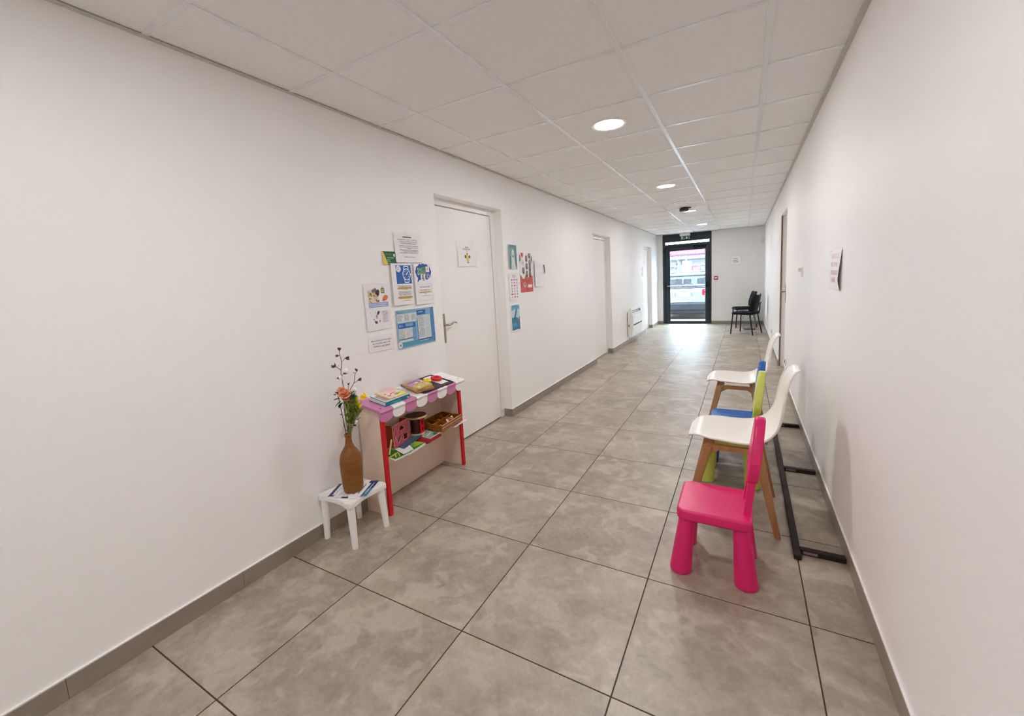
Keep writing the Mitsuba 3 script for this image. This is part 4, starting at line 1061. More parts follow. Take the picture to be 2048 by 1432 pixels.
# leaflets
for i, (cx_, cy2, w_, h_, rz, nm) in enumerate(((-1.955, 1.437, 0.145, 0.105, 2.06, 'leaflet with a navy edge at the left of the vase foot'), (-1.892, 1.462, 0.185, 0.150, 1.90, 'white leaflet right under the vase'), (-1.850, 1.493, 0.180, 0.105, 2.00, 'leaflet with a navy and blue-green edge right of the vase foot'))):
    k = thing('leaflet', nm, 'leaflet')
    N = np.array([0, 0, 1.0])
    U = np.array([math.cos(rz), math.sin(rz), 0]); V = np.array([math.sin(rz), -math.cos(rz), 0])
    O = np.array([cx_, cy2, ZT + 0.0004 + 0.0016 * i]) - U * w_ / 2 - V * h_ / 2
    s = Sheet(O, U, V, N, w_, h_)
    if i == 0:
        s.rect(0, 0, w_, 0.018, S(44, 62, 92)); s.rect(0, 0, 0.014, h_, S(36, 44, 92)); s.lines(0.03, 0.13, 0.03, 0.012, 4, 0.004, S(130, 140, 170), seed=4)
    elif i == 1:
        s.rect(0.0, 0.05, 0.014, 0.09, S(36, 40, 92)); s.rect(0.018, 0.075, 0.040, 0.10, S(196, 90, 70)); s.lines(0.03, 0.17, 0.02, 0.014, 5, 0.004, S(120, 126, 150), seed=5); s.rect(0.02, 0.136, 0.17, 0.138, S(60, 60, 70))
    else:
        s.rect(0, h_ - 0.034, w_, h_, S(34, 44, 104)); s.rect(0, h_ - 0.030, w_ * 0.5, h_, S(58, 122, 150)); s.rect(0.03, h_ - 0.020, w_ * 0.86, h_ - 0.016, (0.7, 0.75, 0.8)); s.rect(0.02, 0.022, 0.15, 0.027, S(50, 50, 60)); s.rect(0.03, 0.044, 0.14, 0.049, S(50, 50, 60)); s.rect(w_ - 0.03, h_ - 0.05, w_, h_ - 0.034, S(34, 38, 92))
    s.build(k)
VX, VY, VZ = -1.890, 1.458, ZT + 0.0048
t = thing('stoneware_vase', 'tall brown stoneware bottle vase on the white stool', 'vase')
add(t, 'body', move(lathe([(0, 0), (0.046, 0), (0.050, 0.004), (0.0535, 0.03), (0.0575, 0.10), (0.0588, 0.16), (0.0575, 0.186), (0.052, 0.208), (0.042, 0.228), (0.029, 0.246), (0.0205, 0.264), (0.0172, 0.284), (0.0162, 0.300), (0.0160, 0.308), (0.0185, 0.311), (0.0200, 0.316), (0.0195, 0.322), (0.016, 0.325), (0.012, 0.322), (0.012, 0.20), (0, 0.20)], 48), (VX, VY, VZ)), M_VASE, 40)
t0 = np.array([1.46, 1.885, 0]) / np.hypot(1.46, 1.885)    # direction across the line of sight, at the vase
dpt = np.array([-1.885, 1.46, 0]) / np.hypot(1.46, 1.885)


def P(a, z, d=0.0):
    return np.array([VX, VY, 0]) + t0 * a + dpt * d + np.array([0, 0, z])


def bud(at, di, n, size, seed):
    """a bunch of narrow dark bracts opening from a point"""
    r = random.Random(seed)
    di = np.array(di, float); di /= np.linalg.norm(di)
    ms = []
    for i in range(n):
        w = di + np.array([r.uniform(-0.7, 0.7), r.uniform(-0.7, 0.7), r.uniform(-0.5, 0.7)])
        w /= np.linalg.norm(w)
        ms.append(tube([at, at + w * size * 0.45, at + w * size], [0.0015, size * 0.18, 0.0004], 5))
    return cat(ms)


def fluff(at, r, seed):
    m = trimesh.creation.icosphere(subdivisions=3)
    n = meshkit.fbm(m.vertices * 2.2 + seed, 3, seed=seed)
    m.vertices *= (r * (0.75 + 0.55 * n))[:, None]
    m.apply_translation(at)
    return m


tall = thing('cotton_branch', 'tall brown cotton branch with dark buds rising from the vase', 'branch')
add(tall, 'twig', cat([tube(bend([P(0.004, 0.42), P(0.004, 0.60), P(-0.004, 0.74), P(0.002, 0.866), P(0.0, 0.942), P(0.008, 0.986), P(0.002, 1.021), P(0.003, 1.05)], 5), np.linspace(0.003, 0.0016, 36), 7),
                       tube(bend([P(0.008, 0.986), P(0.02, 0.998), P(0.030, 1.008)], 4), 0.0014, 6), tube(bend([P(0.0, 0.942), P(-0.013, 0.955), P(-0.026, 0.966)], 4), 0.0016, 6), tube(bend([P(0.002, 0.905), P(0.006, 0.917), P(0.010, 0.922)], 4), 0.0015, 6), tube(bend([P(0.001, 0.887), P(-0.006, 0.897), P(-0.010, 0.901)], 4), 0.0014, 6)]), M_STEM, 40)
for i, (at, di, n, sz_) in enumerate(((P(0.002, 1.048), (0, 0, 1), 6, 0.020), (P(-0.002, 1.022), -t0, 6, 0.020), (P(0.028, 1.003), t0, 6, 0.024), (P(-0.024, 0.964), -t0 + [0, 0, .2], 7, 0.024), (P(0.010, 0.920), t0 + [0, 0, .3], 6, 0.022), (P(-0.010, 0.897), -t0, 4, 0.018))):
    add(tall, 'bud', bud(at, di, n, sz_, 20 + i), M_BUD, 40)
for i, (at, r) in enumerate(((P(0.024, 0.935), 0.013), (P(-0.006, 0.902), 0.010), (P(-0.012, 0.972), 0.008))):
    add(tall, 'cotton_boll', fluff(at, r, i), M_COTTON, True)
t = thing('cotton_branch', 'short forked cotton branch leaning right above the yellow flowers', 'branch')
add(t, 'twig', cat([tube(bend([P(0.002, 0.44, .004), P(0.006, 0.60, .004), P(0.018, 0.75), P(0.038, 0.835), P(0.060, 0.868), P(0.066, 0.905), P(0.078, 0.925)], 5), np.linspace(0.0026, 0.0014, 31), 7), tube(bend([P(0.058, 0.862), P(0.072, 0.870), P(0.082, 0.877)], 4), 0.0014, 6), tube(bend([P(0.022, 0.76), P(0.024, 0.82), P(0.032, 0.862)], 4), 0.0014, 6)]), M_STEM, 40)
for i, (at, di, n, sz_) in enumerate(((P(0.078, 0.924), (0, 0, 1), 6, 0.020), (P(0.080, 0.876), t0, 6, 0.022), (P(0.030, 0.856), (0, 0, 1), 4, 0.015), (P(0.066, 0.918), -t0, 2, 0.008))):
    add(t, 'bud', bud(at, di, n, sz_, 50 + i), M_BUD, 40)
t = thing('cotton_branch', 'low dark twig at the left side of the bouquet', 'branch')
add(t, 'twig', cat([tube(bend([P(-0.004, 0.44), P(-0.010, 0.60), P(-0.018, 0.70), P(-0.028, 0.80), P(-0.030, 0.818)], 5), 0.0022, 7), tube(bend([P(-0.004, 0.60), P(-0.014, 0.632), P(-0.016, 0.648)], 4), 0.002, 6), tube(bend([P(0.012, 0.596), P(0.04, 0.64), P(0.074, 0.668)], 4), 0.0014, 6)]), M_STEM, 40)
add(t, 'bud', cat([bud(P(-0.030, 0.815), (0, 0, 1), 5, 0.018, 71), bud(P(-0.038, 0.812), -t0, 3, 0.012, 72), bud(P(-0.02, 0.70), -t0, 3, 0.010, 73), bud(P(0.03, 0.628), t0, 4, 0.02, 74)]), M_BUD, 40)
add(t, 'cotton_boll', cat([fluff(P(0.059, 0.822, .01), 0.012, 5), fluff(P(0.048, 0.648), 0.009, 6), fluff(P(-0.020, 0.806, -.006), 0.009, 8)]), M_COTTON, True)


def petal_flower(at, radius, rows, m, key, seed, flat=0.6):
    r = random.Random(seed)
    for row, (cnt, rr, hgt, tilt) in enumerate(rows):
        for i in range(cnt):
            a = 2 * math.pi * i / cnt + row * 0.5 + r.uniform(-0.15, 0.15)
            p = np.array([[0, 0, 0], [0.5, 0.42, 0.10], [0.9, 0.36, 0.22], [1.0, 0.0, 0.30], [0.9, -0.36, 0.22], [0.5, -0.42, 0.10], [0.55, 0, 0.02]])
            v = p * np.array([rr, rr, rr])
            c_, s2 = math.cos(tilt), math.sin(tilt)
            v = np.column_stack([v[:, 0] * c_ - v[:, 2] * s2, v[:, 1], v[:, 0] * s2 + v[:, 2] * c_ + hgt])
            v = np.column_stack([v[:, 0] * math.cos(a) - v[:, 1] * math.sin(a), v[:, 0] * math.sin(a) + v[:, 1] * math.cos(a), v[:, 2]])
            f = [(0, 6, 1), (1, 6, 2), (2, 6, 3), (3, 6, 4), (4, 6, 5), (5, 6, 0)]
            yield v, f


t = thing('artificial_rose', 'peach artificial rose in the upper left of the bouquet', 'flower')
for ci, (ctr, rad) in enumerate(((P(0.004, 0.812, -0.024), 0.036), (P(-0.010, 0.836, -0.026), 0.024), (P(0.010, 0.790, -0.026), 0.024))):
    ax = np.array([0.6 * -dpt[0] + 0.1, 0.6 * -dpt[1], 0.8]); ax /= np.linalg.norm(ax)
    a1 = np.cross(ax, [0, 0, 1.0]); a1 /= np.linalg.norm(a1); a2 = np.cross(ax, a1)
    for v, f in petal_flower(ctr, rad, [(5, rad, -0.004, 0.15), (5, rad * 0.85, 0.0, 0.55), (4, rad * 0.65, 0.004, 0.95), (3, rad * 0.5, 0.007, 1.25)], M_ROSE, t, ci):
        add(t, 'petal', trimesh.Trimesh(ctr + v[:, :1] * a1 + v[:, 1:2] * a2 + v[:, 2:] * ax, f, process=False), M_ROSE, True)
add(t, 'stem', tube(bend([P(-0.002, 0.44), P(-0.001, 0.6, -.004), P(0.002, 0.72, -.01), P(0.006, 0.800, -0.02)], 5), 0.0022, 7), M_GSTEM, 40)


def leaf(at, di, L, wd, seed=0, droop=0.2):
    di = np.array(di, float); di /= np.linalg.norm(di)
    side = np.cross(di, [0, 0, 1.0]); side /= np.linalg.norm(side) + 1e-9
    upv = np.cross(side, di)
    v, f = [], []
    K = 6
    for i in range(K + 1):
        s_ = i / K
        w_ = wd * math.sin(math.pi * min(s_ * 0.92 + 0.06, 1.0)) ** 0.8
        c_ = at + di * L * s_ - np.array([0, 0, droop * L * s_ ** 2])
        v += [c_ - side * w_ / 2 + upv * w_ * 0.12, c_, c_ + side * w_ / 2 + upv * w_ * 0.12]
    for i in range(K):
        b_ = i * 3
        f += [(b_, b_ + 1, b_ + 4), (b_, b_ + 4, b_ + 3), (b_ + 1, b_ + 2, b_ + 5), (b_ + 1, b_ + 5, b_ + 4)]
    return trimesh.Trimesh(np.array(v), f, process=False)


for a, z, di, L in ((-0.018, 0.792, -t0 + [0, 0, .1], 0.032), (-0.016, 0.778, -t0 * 0.8 + [0, 0, -.5], 0.034), (-0.012, 0.770, -t0 * 0.4 + dpt * .4 + [0, 0, -.6], 0.030), (0.032, 0.800, t0 * .6 + [0, 0, .8], 0.034), (0.034, 0.800, t0 + dpt * -.2 + [0, 0, -.1], 0.032), (0.03, 0.806, t0 * .3 - dpt * .6 + [0, 0, -.3], 0.028), (0.02, 0.815, t0 * .7 + dpt * .6 + [0, 0, .3], 0.03)):
    add(t, 'dark_leaf', leaf(P(a, z, -0.024), di, L * 1.15, 0.028), M_LEAFD, True)
t = thing('yellow_spray', 'spray of small yellow flowers with feathery green foliage', 'flowers')
r4 = random.Random(8)
stems = []
for i in range(7):
    a = 0.02 + 0.012 * i
    stems.append(tube(bend([P(0.002 * i - 0.006, 0.45, r4.uniform(-.008, .008)), P(0.006 + 0.004 * i, 0.62, r4.uniform(-.01, .01)), P(a, 0.74 - 0.004 * i, r4.uniform(-.015, .015))], 5), 0.0018, 6))
add(t, 'stems', cat(stems), M_GSTEM, 40)
fr = []
for i in range(420):
    z = r4.uniform(0.635, 0.795)
    wdt = np.interp(z, [0.62, 0.68, 0.75, 0.80], [0.008, 0.030, 0.034, 0.024])
    c_ = P(np.interp(z, [0.62, 0.70, 0.80], [0.016, 0.038, 0.022]) + r4.uniform(-1, 1) * wdt, z, r4.uniform(-1, 1) * wdt)
    di = np.array([r4.uniform(-.6, .6), r4.uniform(-.6, .6), r4.uniform(0.2, 1.0)]) + t0 * 0.25
    fr.append(leaf(c_, di, r4.uniform(0.022, 0.042), r4.uniform(0.006, 0.011), droop=0.1))
add(t, 'foliage', cat(fr), M_LEAFG, True, kind='stuff')
for i, (a, z, di) in enumerate(((0.076, 0.700, t0 + [0, 0, -.3]), (0.080, 0.712, t0 + [0, 0, -.1]), (0.078, 0.725, t0 + [0, 0, .2]), (0.080, 0.740, t0 + [0, 0, .5]), (0.084, 0.735, t0 * .6 + [0, 0, .8]), (0.074, 0.69, t0 * .8 + [0, 0, -.5]))):
    add(t, 'needle_leaf', leaf(P(a - 0.012, z), di, 0.034, 0.006, droop=0.0), M_LEAFG, True)
for i, (a, z, rr) in enumerate(((0.058, 0.782, 0.018), (0.066, 0.765, 0.018), (0.062, 0.750, 0.016), (0.074, 0.738, 0.015), (0.097, 0.788, 0.018), (0.108, 0.782, 0.016), (0.090, 0.780, 0.015))):
    ms = []
    c_ = P(a, z, -0.012)
    for j in range(46):
        w = np.array([r4.gauss(0, 1), r4.gauss(0, 1), r4.gauss(0, 1)]); w /= np.linalg.norm(w)
        ms.append(leaf(c_, w - dpt * 0.3, rr * r4.uniform(0.8, 1.2), 0.0045, droop=0))
    add(t, 'yellow_bloom', cat(ms), M_YEL, True)

# ================================================================== CHILDREN'S CHAIRS


def kid_chair(label, m, ox, oy, rz=0.0):
    """the seat looks to -x; 0, 0 is the middle of the seat"""
    t = thing('kids_chair', label, 'chair')
    to = T().translate([ox, oy, 0]).rotate([0, 0, 1], math.degrees(rz))

    def put(nm, mesh, sm=40):
        add(t, nm, mesh, m, sm, to_world=to)
    seat = prism(rrect(-0.150, -0.152, 0.150, 0.152, 0.035), 0.05, ((0, 0, 0.262), (1, 0, 0), (0, 1, 0), (0, 0, 1)))
    pts = []
    for inset, z in ((0.010, 0.262), (0.002, 0.268), (0.0, 0.276), (0.0, 0.302), (0.003, 0.309), (0.010, 0.313)):
        c_ = np.array(rrect(-0.150 + inset, -0.152 + inset, 0.150 - inset, 0.152 - inset, 0.034 - inset * .5).exterior.coords)
        pts.append(np.column_stack([c_, np.full(len(c_), z)]))
    put('seat', hull(np.vstack(pts)))
    for (x, y, bx_, by_) in ((-0.108, -0.110, -0.136, -0.112), (-0.108, 0.110, -0.136, 0.118), (0.108, -0.110, 0.128, -0.112), (0.108, 0.110, 0.128, 0.118)):
        ang = np.arange(32) * 2 * np.pi / 32
        ring = lambda r, cx, cy, z: np.column_stack([cx + r * np.cos(ang), cy + r * np.sin(ang), np.full(32, z)])
        put('leg', hull(np.vstack([ring(0.042, bx_, by_, 0.0005), ring(0.046, bx_, by_, 0.005), ring(0.0465, bx_, by_, 0.012), ring(0.033, x, y, 0.264)])))
    # back: a tall rounded plate on a narrower neck
    def bx(z):
        return 0.128 + (z - 0.31) * 0.115
    half_ = [(0.082, 0.455), (0.104, 0.474), (0.117, 0.515), (0.117, 0.555), (0.102, 0.605), (0.078, 0.655), (0.050, 0.696), (0.018, 0.722)]
    out = sg.Polygon([(-q, z) for q, z in half_] + [(q, z) for q, z in half_[::-1]]).buffer(-0.02).buffer(0.02, quad_segs=5)
    lay = []
    th = 0.040
    for inset, f_ in ((0.006, 0.0), (0.0015, 0.10), (0.0, 0.25), (0.0, 0.75), (0.0015, 0.9), (0.006, 1.0)):
        c_ = np.array(out.buffer(-inset).exterior.coords)
        lay.append(np.column_stack([bx(c_[:, 1]) - 0.02 + th * f_, c_[:, 0], c_[:, 1]]))
    put('backrest', hull(np.vstack(lay)))
    for s in (-1, 1):
        put('back_post', hull(np.vstack([np.array([bx(z) + dx_, s * (0.068 + 0.006 * (z < 0.4)) + dy_, z]) for z in (0.30, 0.50) for dx_ in (-0.014, 0.014) for dy_ in (-0.018, 0.018)])), 30)
    return t


kid_chair('bright pink plastic kids chair, nearest in the right row', M_PINK, -0.108, 2.010, 0.0)
kid_chair('lime green plastic kids chair behind the first white chair', M_LIME, -0.070, 2.966, 0.0)
kid_chair('blue plastic kids chair behind the lime green one', M_BLUE, -0.058, 3.298, 0.0)

# ================================================================== WHITE SHELL CHAIRS


def shell_surface(oy):
    prof = bend([(-0.264, 0.0, 0.452), (-0.240, 0, 0.466), (-0.18, 0, 0.464), (-0.09, 0, 0.452), (0.0, 0, 0.445), (0.068, 0, 0.453), (0.130, 0, 0.490), (0.170, 0, 0.556), (0.187, 0, 0.650), (0.198, 0, 0.740), (0.212, 0, 0.796), (0.228, 0, 0.824), (0.250, 0, 0.832)], 4)
    n = len(prof)
    tt = np.linspace(0, 1, n)
    half = np.interp(tt, [0, 0.05, 0.15, 0.35, 0.5, 0.6, 0.75, 0.88, 0.96, 1.0], [0.105, 0.160, 0.195, 0.206, 0.208, 0.202, 0.186, 0.162, 0.125, 0.070])
    lift = np.interp(tt, [0, 0.06, 0.2, 0.38, 0.5, 0.62, 0.8, 1.0], [-0.004, 0.008, 0.020, 0.026, 0.026, 0.018, 0.012, 0.004])
    tan = np.gradient(prof, axis=0); tan /= np.linalg.norm(tan, axis=1, keepdims=True)
    nrm = np.column_stack([-tan[:, 2], 0 * tt, tan[:, 0]])      # into the sitter's side
    q = np.linspace(-1, 1, 25)
    top = np.array([[prof[i] + np.array([0, half[i] * s, 0]) + nrm[i] * lift[i] * abs(s) ** 2.6 for s in q] for i in range(n)])
    return top, nrm


def shell_mesh():
    top, nrm = shell_surface(0)
    n, m = top.shape[:2]
    du, dv = np.gradient(top, axis=0), np.gradient(top, axis=1)
    nn = np.cross(du, dv); nn /= np.linalg.norm(nn, axis=2, keepdims=True)
    flip = np.sign((nn * nrm[:, None, :]).sum(2))[..., None]
    nn = nn * flip
    bot = top - nn * 0.006
    v = np.vstack([top.reshape(-1, 3), bot.reshape(-1, 3)])
    f, N = [], n * m
    for i in range(n - 1):
        for j in range(m - 1):
            a, b, c, d = i * m + j, i * m + j + 1, (i + 1) * m + j + 1, (i + 1) * m + j
            f += [(a, b, c), (a, c, d), (N + a, N + c, N + b), (N + a, N + d, N + c)]
    border = [j for j in range(m)] + [i * m + m - 1 for i in range(1, n)] + [(n - 1) * m + j for j in range(m - 2, -1, -1)] + [i * m for i in range(n - 2, 0, -1)]
    for a, b in zip(border, border[1:] + border[:1]):
        f += [(a, N + b, b), (a, N + a, N + b)]
    mesh = trimesh.Trimesh(v, f, process=False)
    if mesh.volume < 0:
        mesh.invert()
    rim = tube(np.vstack([top.reshape(-1, 3)[border], top.reshape(-1, 3)[border[:1]]]) - 0.003 * np.array([0, 0, 1.0]), 0.0058, 10, caps=False)
    return mesh, rim


SHELL, RIM = None, None


def shell_chair(label, oy, rz=0.0):
    global SHELL, RIM
    t = thing('shell_chair', label, 'chair')
    to = T().translate([0, oy, 0]).rotate([0, 0, 1], math.degrees(rz))
    if SHELL is None:
        a, b = shell_mesh()
        SHELL, RIM = mikit.ply(a, M_SHELL, 50), mikit.ply(b, M_SHELL, True)
    rep(t, 'shell', {**SHELL, 'to_world': to})
    rep(t, 'rim', {**RIM, 'to_world': to})

    def leg(xt, yt, xb, yb):
        c_ = []
        for (x, y, z, hw, hd) in ((xb, yb, 0.0005, 0.014, 0.011), (xt, yt, 0.425, 0.024, 0.017)):
            for sx in (-1, 1):
                for sy2 in (-1, 1):
                    for (ex, ey) in ((1, 0.7), (0.7, 1)):
                        c_.append((x + sx * hw * ex, y + sy2 * hd * ey, z))
        add(t, 'leg', hull(c_), M_BEECH, 25, to_world=to)
    for s in (-1, 1):
        leg(-0.165, s * 0.175, -0.268, s * 0.245)
        leg(0.070, s * 0.165, 0.160, s * 0.225)
    for s in (-1, 1):
        q = sg.Polygon([(-0.185, 0.432), (0.09, 0.432), (0.09, 0.385), (0.055, 0.385), (0.03, 0.405), (-0.11, 0.405), (-0.145, 0.385), (-0.185, 0.385)])
        add(t, 'side_rail', prism(q, 0.022, ((0, s * 0.172 - 0.011, 0), (1, 0, 0), (0, 0, 1), (0, 1, 0))), M_BEECH, to_world=to)
    for x in (-0.150, 0.06):
        add(t, 'cross_rail', box(x - 0.012, x + 0.012, -0.162, 0.162, 0.392, 0.432, 0.003), M_BEECH, to_world=to)
    return t


shell_chair('white shell chair on wooden legs, right behind the pink kids chair', 2.555)
shell_chair('white shell chair on wooden legs, farther back by the wall', 3.870)

# ================================================================== BLACK VISITOR CHAIRS


def visitor_chair(label, ox, oy, rz):
    t = thing('visitor_chair', label, 'chair')
    to = T().translate([ox, oy, 0]).rotate([0, 0, 1], math.degrees(rz))
    seat = []
    for inset, z in ((0.03, 0.415), (0.004, 0.425), (0.0, 0.445), (0.008, 0.462), (0.04, 0.472)):
        c_ = np.array(rrect(-0.235 + inset, -0.225 + inset, 0.215 - inset, 0.225 - inset, 0.10 - inset).exterior.coords)
        seat.append(np.column_stack([c_, np.full(len(c_), z)]))
    add(t, 'seat', hull(np.vstack(seat)), M_CHAIRFAB, 50, to_world=to)
    for s in (-1, 1):
        add(t, 'front_leg', tube([(-0.185, s * 0.205, 0.425), (-0.20, s * 0.222, 0.21), (-0.215, s * 0.238, 0.0005)], 0.0125, 12), M_TUBE, 40, to_world=to)
        add(t, 'rear_leg', tube([(0.150, s * 0.195, 0.425), (0.185, s * 0.212, 0.21), (0.225, s * 0.232, 0.0005)], 0.0125, 12), M_TUBE, 40, to_world=to)
        add(t, 'back_upright', tube(bend([(0.14, s * 0.150, 0.440), (0.195, s * 0.150, 0.465), (0.212, s * 0.148, 0.54), (0.236, s * 0.140, 0.66)], 5), 0.011, 10), M_TUBE, 40, to_world=to)
    # back: a curved plastic panel, dished towards the sitter at its sides, with a concave top edge
    nu, nv = 15, 13
    fr_, bk = [], []
    for j in range(nv):
        v_ = j / (nv - 1)
        for i in range(nu):
            u_ = -1 + 2 * i / (nu - 1)
            hw = np.interp(v_, [0, 0.25, 0.7, 1], [0.175, 0.225, 0.205, 0.150])
            z = 0.485 + (0.335 + 0.02 * abs(u_) ** 2) * v_
            x = 0.195 + 0.075 * v_ ** 1.3 - 0.055 * u_ ** 2
            fr_.append((x - 0.008, u_ * hw, z)); bk.append((x + 0.008, u_ * hw, z))
    v = np.array(fr_ + bk); N = nu * nv; f = []
    for j in range(nv - 1):
        for i in range(nu - 1):
            a, b, c, d = j * nu + i, j * nu + i + 1, (j + 1) * nu + i + 1, (j + 1) * nu + i
            f += [(a, c, b), (a, d, c), (N + a, N + b, N + c), (N + a, N + c, N + d)]
    border = [i for i in range(nu)] + [j * nu + nu - 1 for j in range(1, nv)] + [(nv - 1) * nu + i for i in range(nu - 2, -1, -1)] + [j * nu for j in range(nv - 2, 0, -1)]
    for a, b in zip(border, border[1:] + border[:1]):
        f += [(a, b, N + b), (a, N + b, N + a)]
    m = trimesh.Trimesh(v, f, process=False)
    if m.volume < 0:
        m.invert()
    add(t, 'backrest', m, M_BLACK, 40, to_world=to)


visitor_chair('black visitor chair with tube legs, nearer of the pair by the end wall', 0.045, 10.13, math.radians(-22))
visitor_chair('black visitor chair with tube legs, behind its twin at the end wall', 0.0, 11.37, math.radians(12))
# wire basket between them
t = thing('wire_basket', 'round grey wire basket standing between the black chairs', 'basket')
M_WIRE = mat('wire', S(120, 124, 128), 0.4, metallic=0.6)
bxx, byy = 0.11, 10.82
add(t, 'base', move(lathe([(0, 0), (0.125, 0), (0.128, 0.004), (0.128, 0.014), (0.125, 0.018), (0, 0.018)], 32), (bxx, byy, 0.0005)), mat('basket_base', S(70, 74, 80), 0.5), 40)
wires = []
for i in range(28):
    a = 2 * math.pi * i / 28
    wires.append(tube([(bxx + 0.122 * math.cos(a), byy + 0.122 * math.sin(a), 0.016), (bxx + 0.14 * math.cos(a), byy + 0.14 * math.sin(a), 0.34)], 0.0018, 5))
for z, r in ((0.12, 0.128), (0.23, 0.134)):
    wires.append(move(trimesh.creation.torus(r, 0.0018, major_sections=32, minor_sections=6), (bxx, byy, z)))
add(t, 'mesh', cat(wires), M_WIRE, 40, kind='stuff')
add(t, 'rim', move(trimesh.creation.torus(0.14, 0.004, major_sections=40, minor_sections=8), (bxx, byy, 0.34)), M_WIRE, True)

# ================================================================== FLOOR FRAME BY THE RIGHT WALL
t = thing('floor_frame', 'dark brown metal frame of a long bar and cross bars lying by the right wall', 'frame')
add(t, 'long_bar', box(0.216, 0.246, 2.178, 4.20, 0.0005, 0.026, 0.003), M_RAIL)
for y in (2.245, 3.190, 4.118):
    c = add(t, 'cross_bar', box(0.246, 0.418, y - 0.016, y + 0.016, 0.0005, 0.026, 0.003), M_RAIL)
    add(c, 'label_plate', box(0.256, 0.312, y - 0.018, y - 0.0155, 0.008, 0.020, 0.0005), M_METALGREY)

# ================================================================== OUTSIDE
k = struct('pavement', 'pale paving just outside the entrance door')
add(k, '', box(-14, 14, 12.11, 13.25, -0.16, -0.012), M_PAVE)
k = struct('road', 'grey asphalt street beyond the pavement')
add(k, '', box(-30, 30, 13.25, 60, -0.2, -0.12), M_ROAD)
k = struct('facade', 'outer wall of the building around the entrance')
p = sg.box(-14, -0.15, 14, 4.2).difference(sg.box(DE0 - 0.02, -0.2, DE1 + 0.02, ZC + 0.01))
add(k, '', prism(p, 0.06, ((0, 12.17 + 0.06, 0), (1, 0, 0), (0, 0, 1), (0, -1, 0))), M_SHOPW)

car = thing('parked_car', 'white car parked rear-on right outside the entrance door', 'car')
CX, CY, CZ = -1.655, 14.0, -0.12


def cpt(x, y, z):
    return (CX + x, CY + y, CZ + z)


def chull(pts):
    return hull([cpt(*q) for q in pts])


def crb(x0, x1, y0, y1, z0, z1, r):
    return rbox(CX + x0, CX + x1, CY + y0, CY + y1, CZ + z0, CZ + z1, r)


body = cat([crb(-0.88, 0.88, 0.02, 4.0, 0.42, 1.00, 0.07), crb(-0.86, 0.86, 0.0, 0.5, 0.52, 0.94, 0.05), crb(-0.78, 0.78, 0.28, 2.55, 1.36, 1.475, 0.05)])
add(car, 'body', body, M_CARW, 40)
for s in (-1, 1):
    add(car, 'rear_pillar', chull([(s * x, y, z) for (x, y, z) in ((0.86, 0.05, 0.97), (0.70, 0.05, 0.97), (0.86, 0.42, 0.97), (0.77, 0.30, 1.42), (0.64, 0.28, 1.42), (0.77, 0.55, 1.42))]), M_CARW, 30)
    add(car, 'middle_pillar', chull([(s * x, y, z) for (x, y, z) in ((0.87, 1.55, 0.97), (0.83, 1.55, 0.97), (0.87, 1.68, 0.97), (0.77, 1.55, 1.42), (0.74, 1.65, 1.42))]), M_BUMP)
    add(car, 'front_pillar', chull([(s * x, y, z) for (x, y, z) in ((0.86, 3.0, 0.97), (0.80, 3.0, 0.97), (0.86, 3.1, 0.97), (0.77, 2.45, 1.42), (0.72, 2.5, 1.42))]), M_CARW)
    add(car, 'side_glass', chull([(s * x, y, z) for (x, y, z) in ((0.85, 0.4, 0.99), (0.848, 0.4, 0.99), (0.85, 3.0, 0.99), (0.848, 3.0, 0.99), (0.76, 0.55, 1.41), (0.758, 0.55, 1.41), (0.76, 2.45, 1.41), (0.758, 2.45, 1.41))]), M_GLASS)


def pane_poly(pts):
    v = np.array([cpt(*q) for q in pts])
    return trimesh.Trimesh(v, [(0, 1, 2), (0, 2, 3)], process=False)


M_CARGLASS = 'mat_car_glass'
scene[M_CARGLASS] = {'type': 'thindielectric', 'int_ior': 1.5, 'specular_transmittance': rgb((0.62, 0.74, 0.80))}
add(car, 'rear_window', pane_poly([(-0.70, 0.06, 1.0), (0.70, 0.06, 1.0), (0.64, 0.25, 1.37), (-0.64, 0.25, 1.37)]), M_CARGLASS)
add(car, 'windscreen', pane_poly([(-0.78, 3.05, 1.0), (0.78, 3.05, 1.0), (0.70, 2.45, 1.38), (-0.70, 2.45, 1.38)]), M_CARGLASS)
add(car, 'window_seal', cat([chull([(x, y, z) for x in (-0.70, 0.70) for (y, z) in ((0.05, 0.985), (0.08, 0.985), (0.05, 1.006), (0.08, 1.006))]), chull([(x, y, z) for x in (-0.65, 0.65) for (y, z) in ((0.23, 1.362), (0.26, 1.362), (0.23, 1.385), (0.26, 1.385))])]), M_BUMP)
for (x, y) in ((-0.42, 1.0), (0.0, 1.0), (0.42, 1.0), (-0.40, 2.0), (0.40, 2.0)):
    add(car, 'seat', cat([crb(x - 0.2, x + 0.2, y, y + 0.14, 0.6, 1.10, 0.05), crb(x - 0.12, x + 0.12, y + 0.01, y + 0.10, 1.09, 1.28, 0.04)]), M_SEAT, 40)
bump = add(car, 'bumper', cat([crb(-0.90, 0.90, -0.10, 0.45, 0.30, 0.545, 0.06), crb(-0.62, 0.62, -0.06, 0.4, 0.20, 0.32, 0.04)]), M_BUMP, 40)
add(car, 'underbody', crb(-0.80, 0.80, 0.3, 3.8, 0.16, 0.45, 0.03), M_TYRE)
for x in (-0.76, 0.76):
    for y in (0.75, 3.2):
        w_ = add(car, 'wheel', cyl(cpt(x - 0.11, y, 0.32), cpt(x + 0.11, y, 0.32), 0.318, n=32), M_TYRE, 40)
        add(w_, 'hub', cyl(cpt(x - 0.115, y, 0.32), cpt(x + 0.115, y, 0.32), 0.19, n=24), M_CHROME, 40)
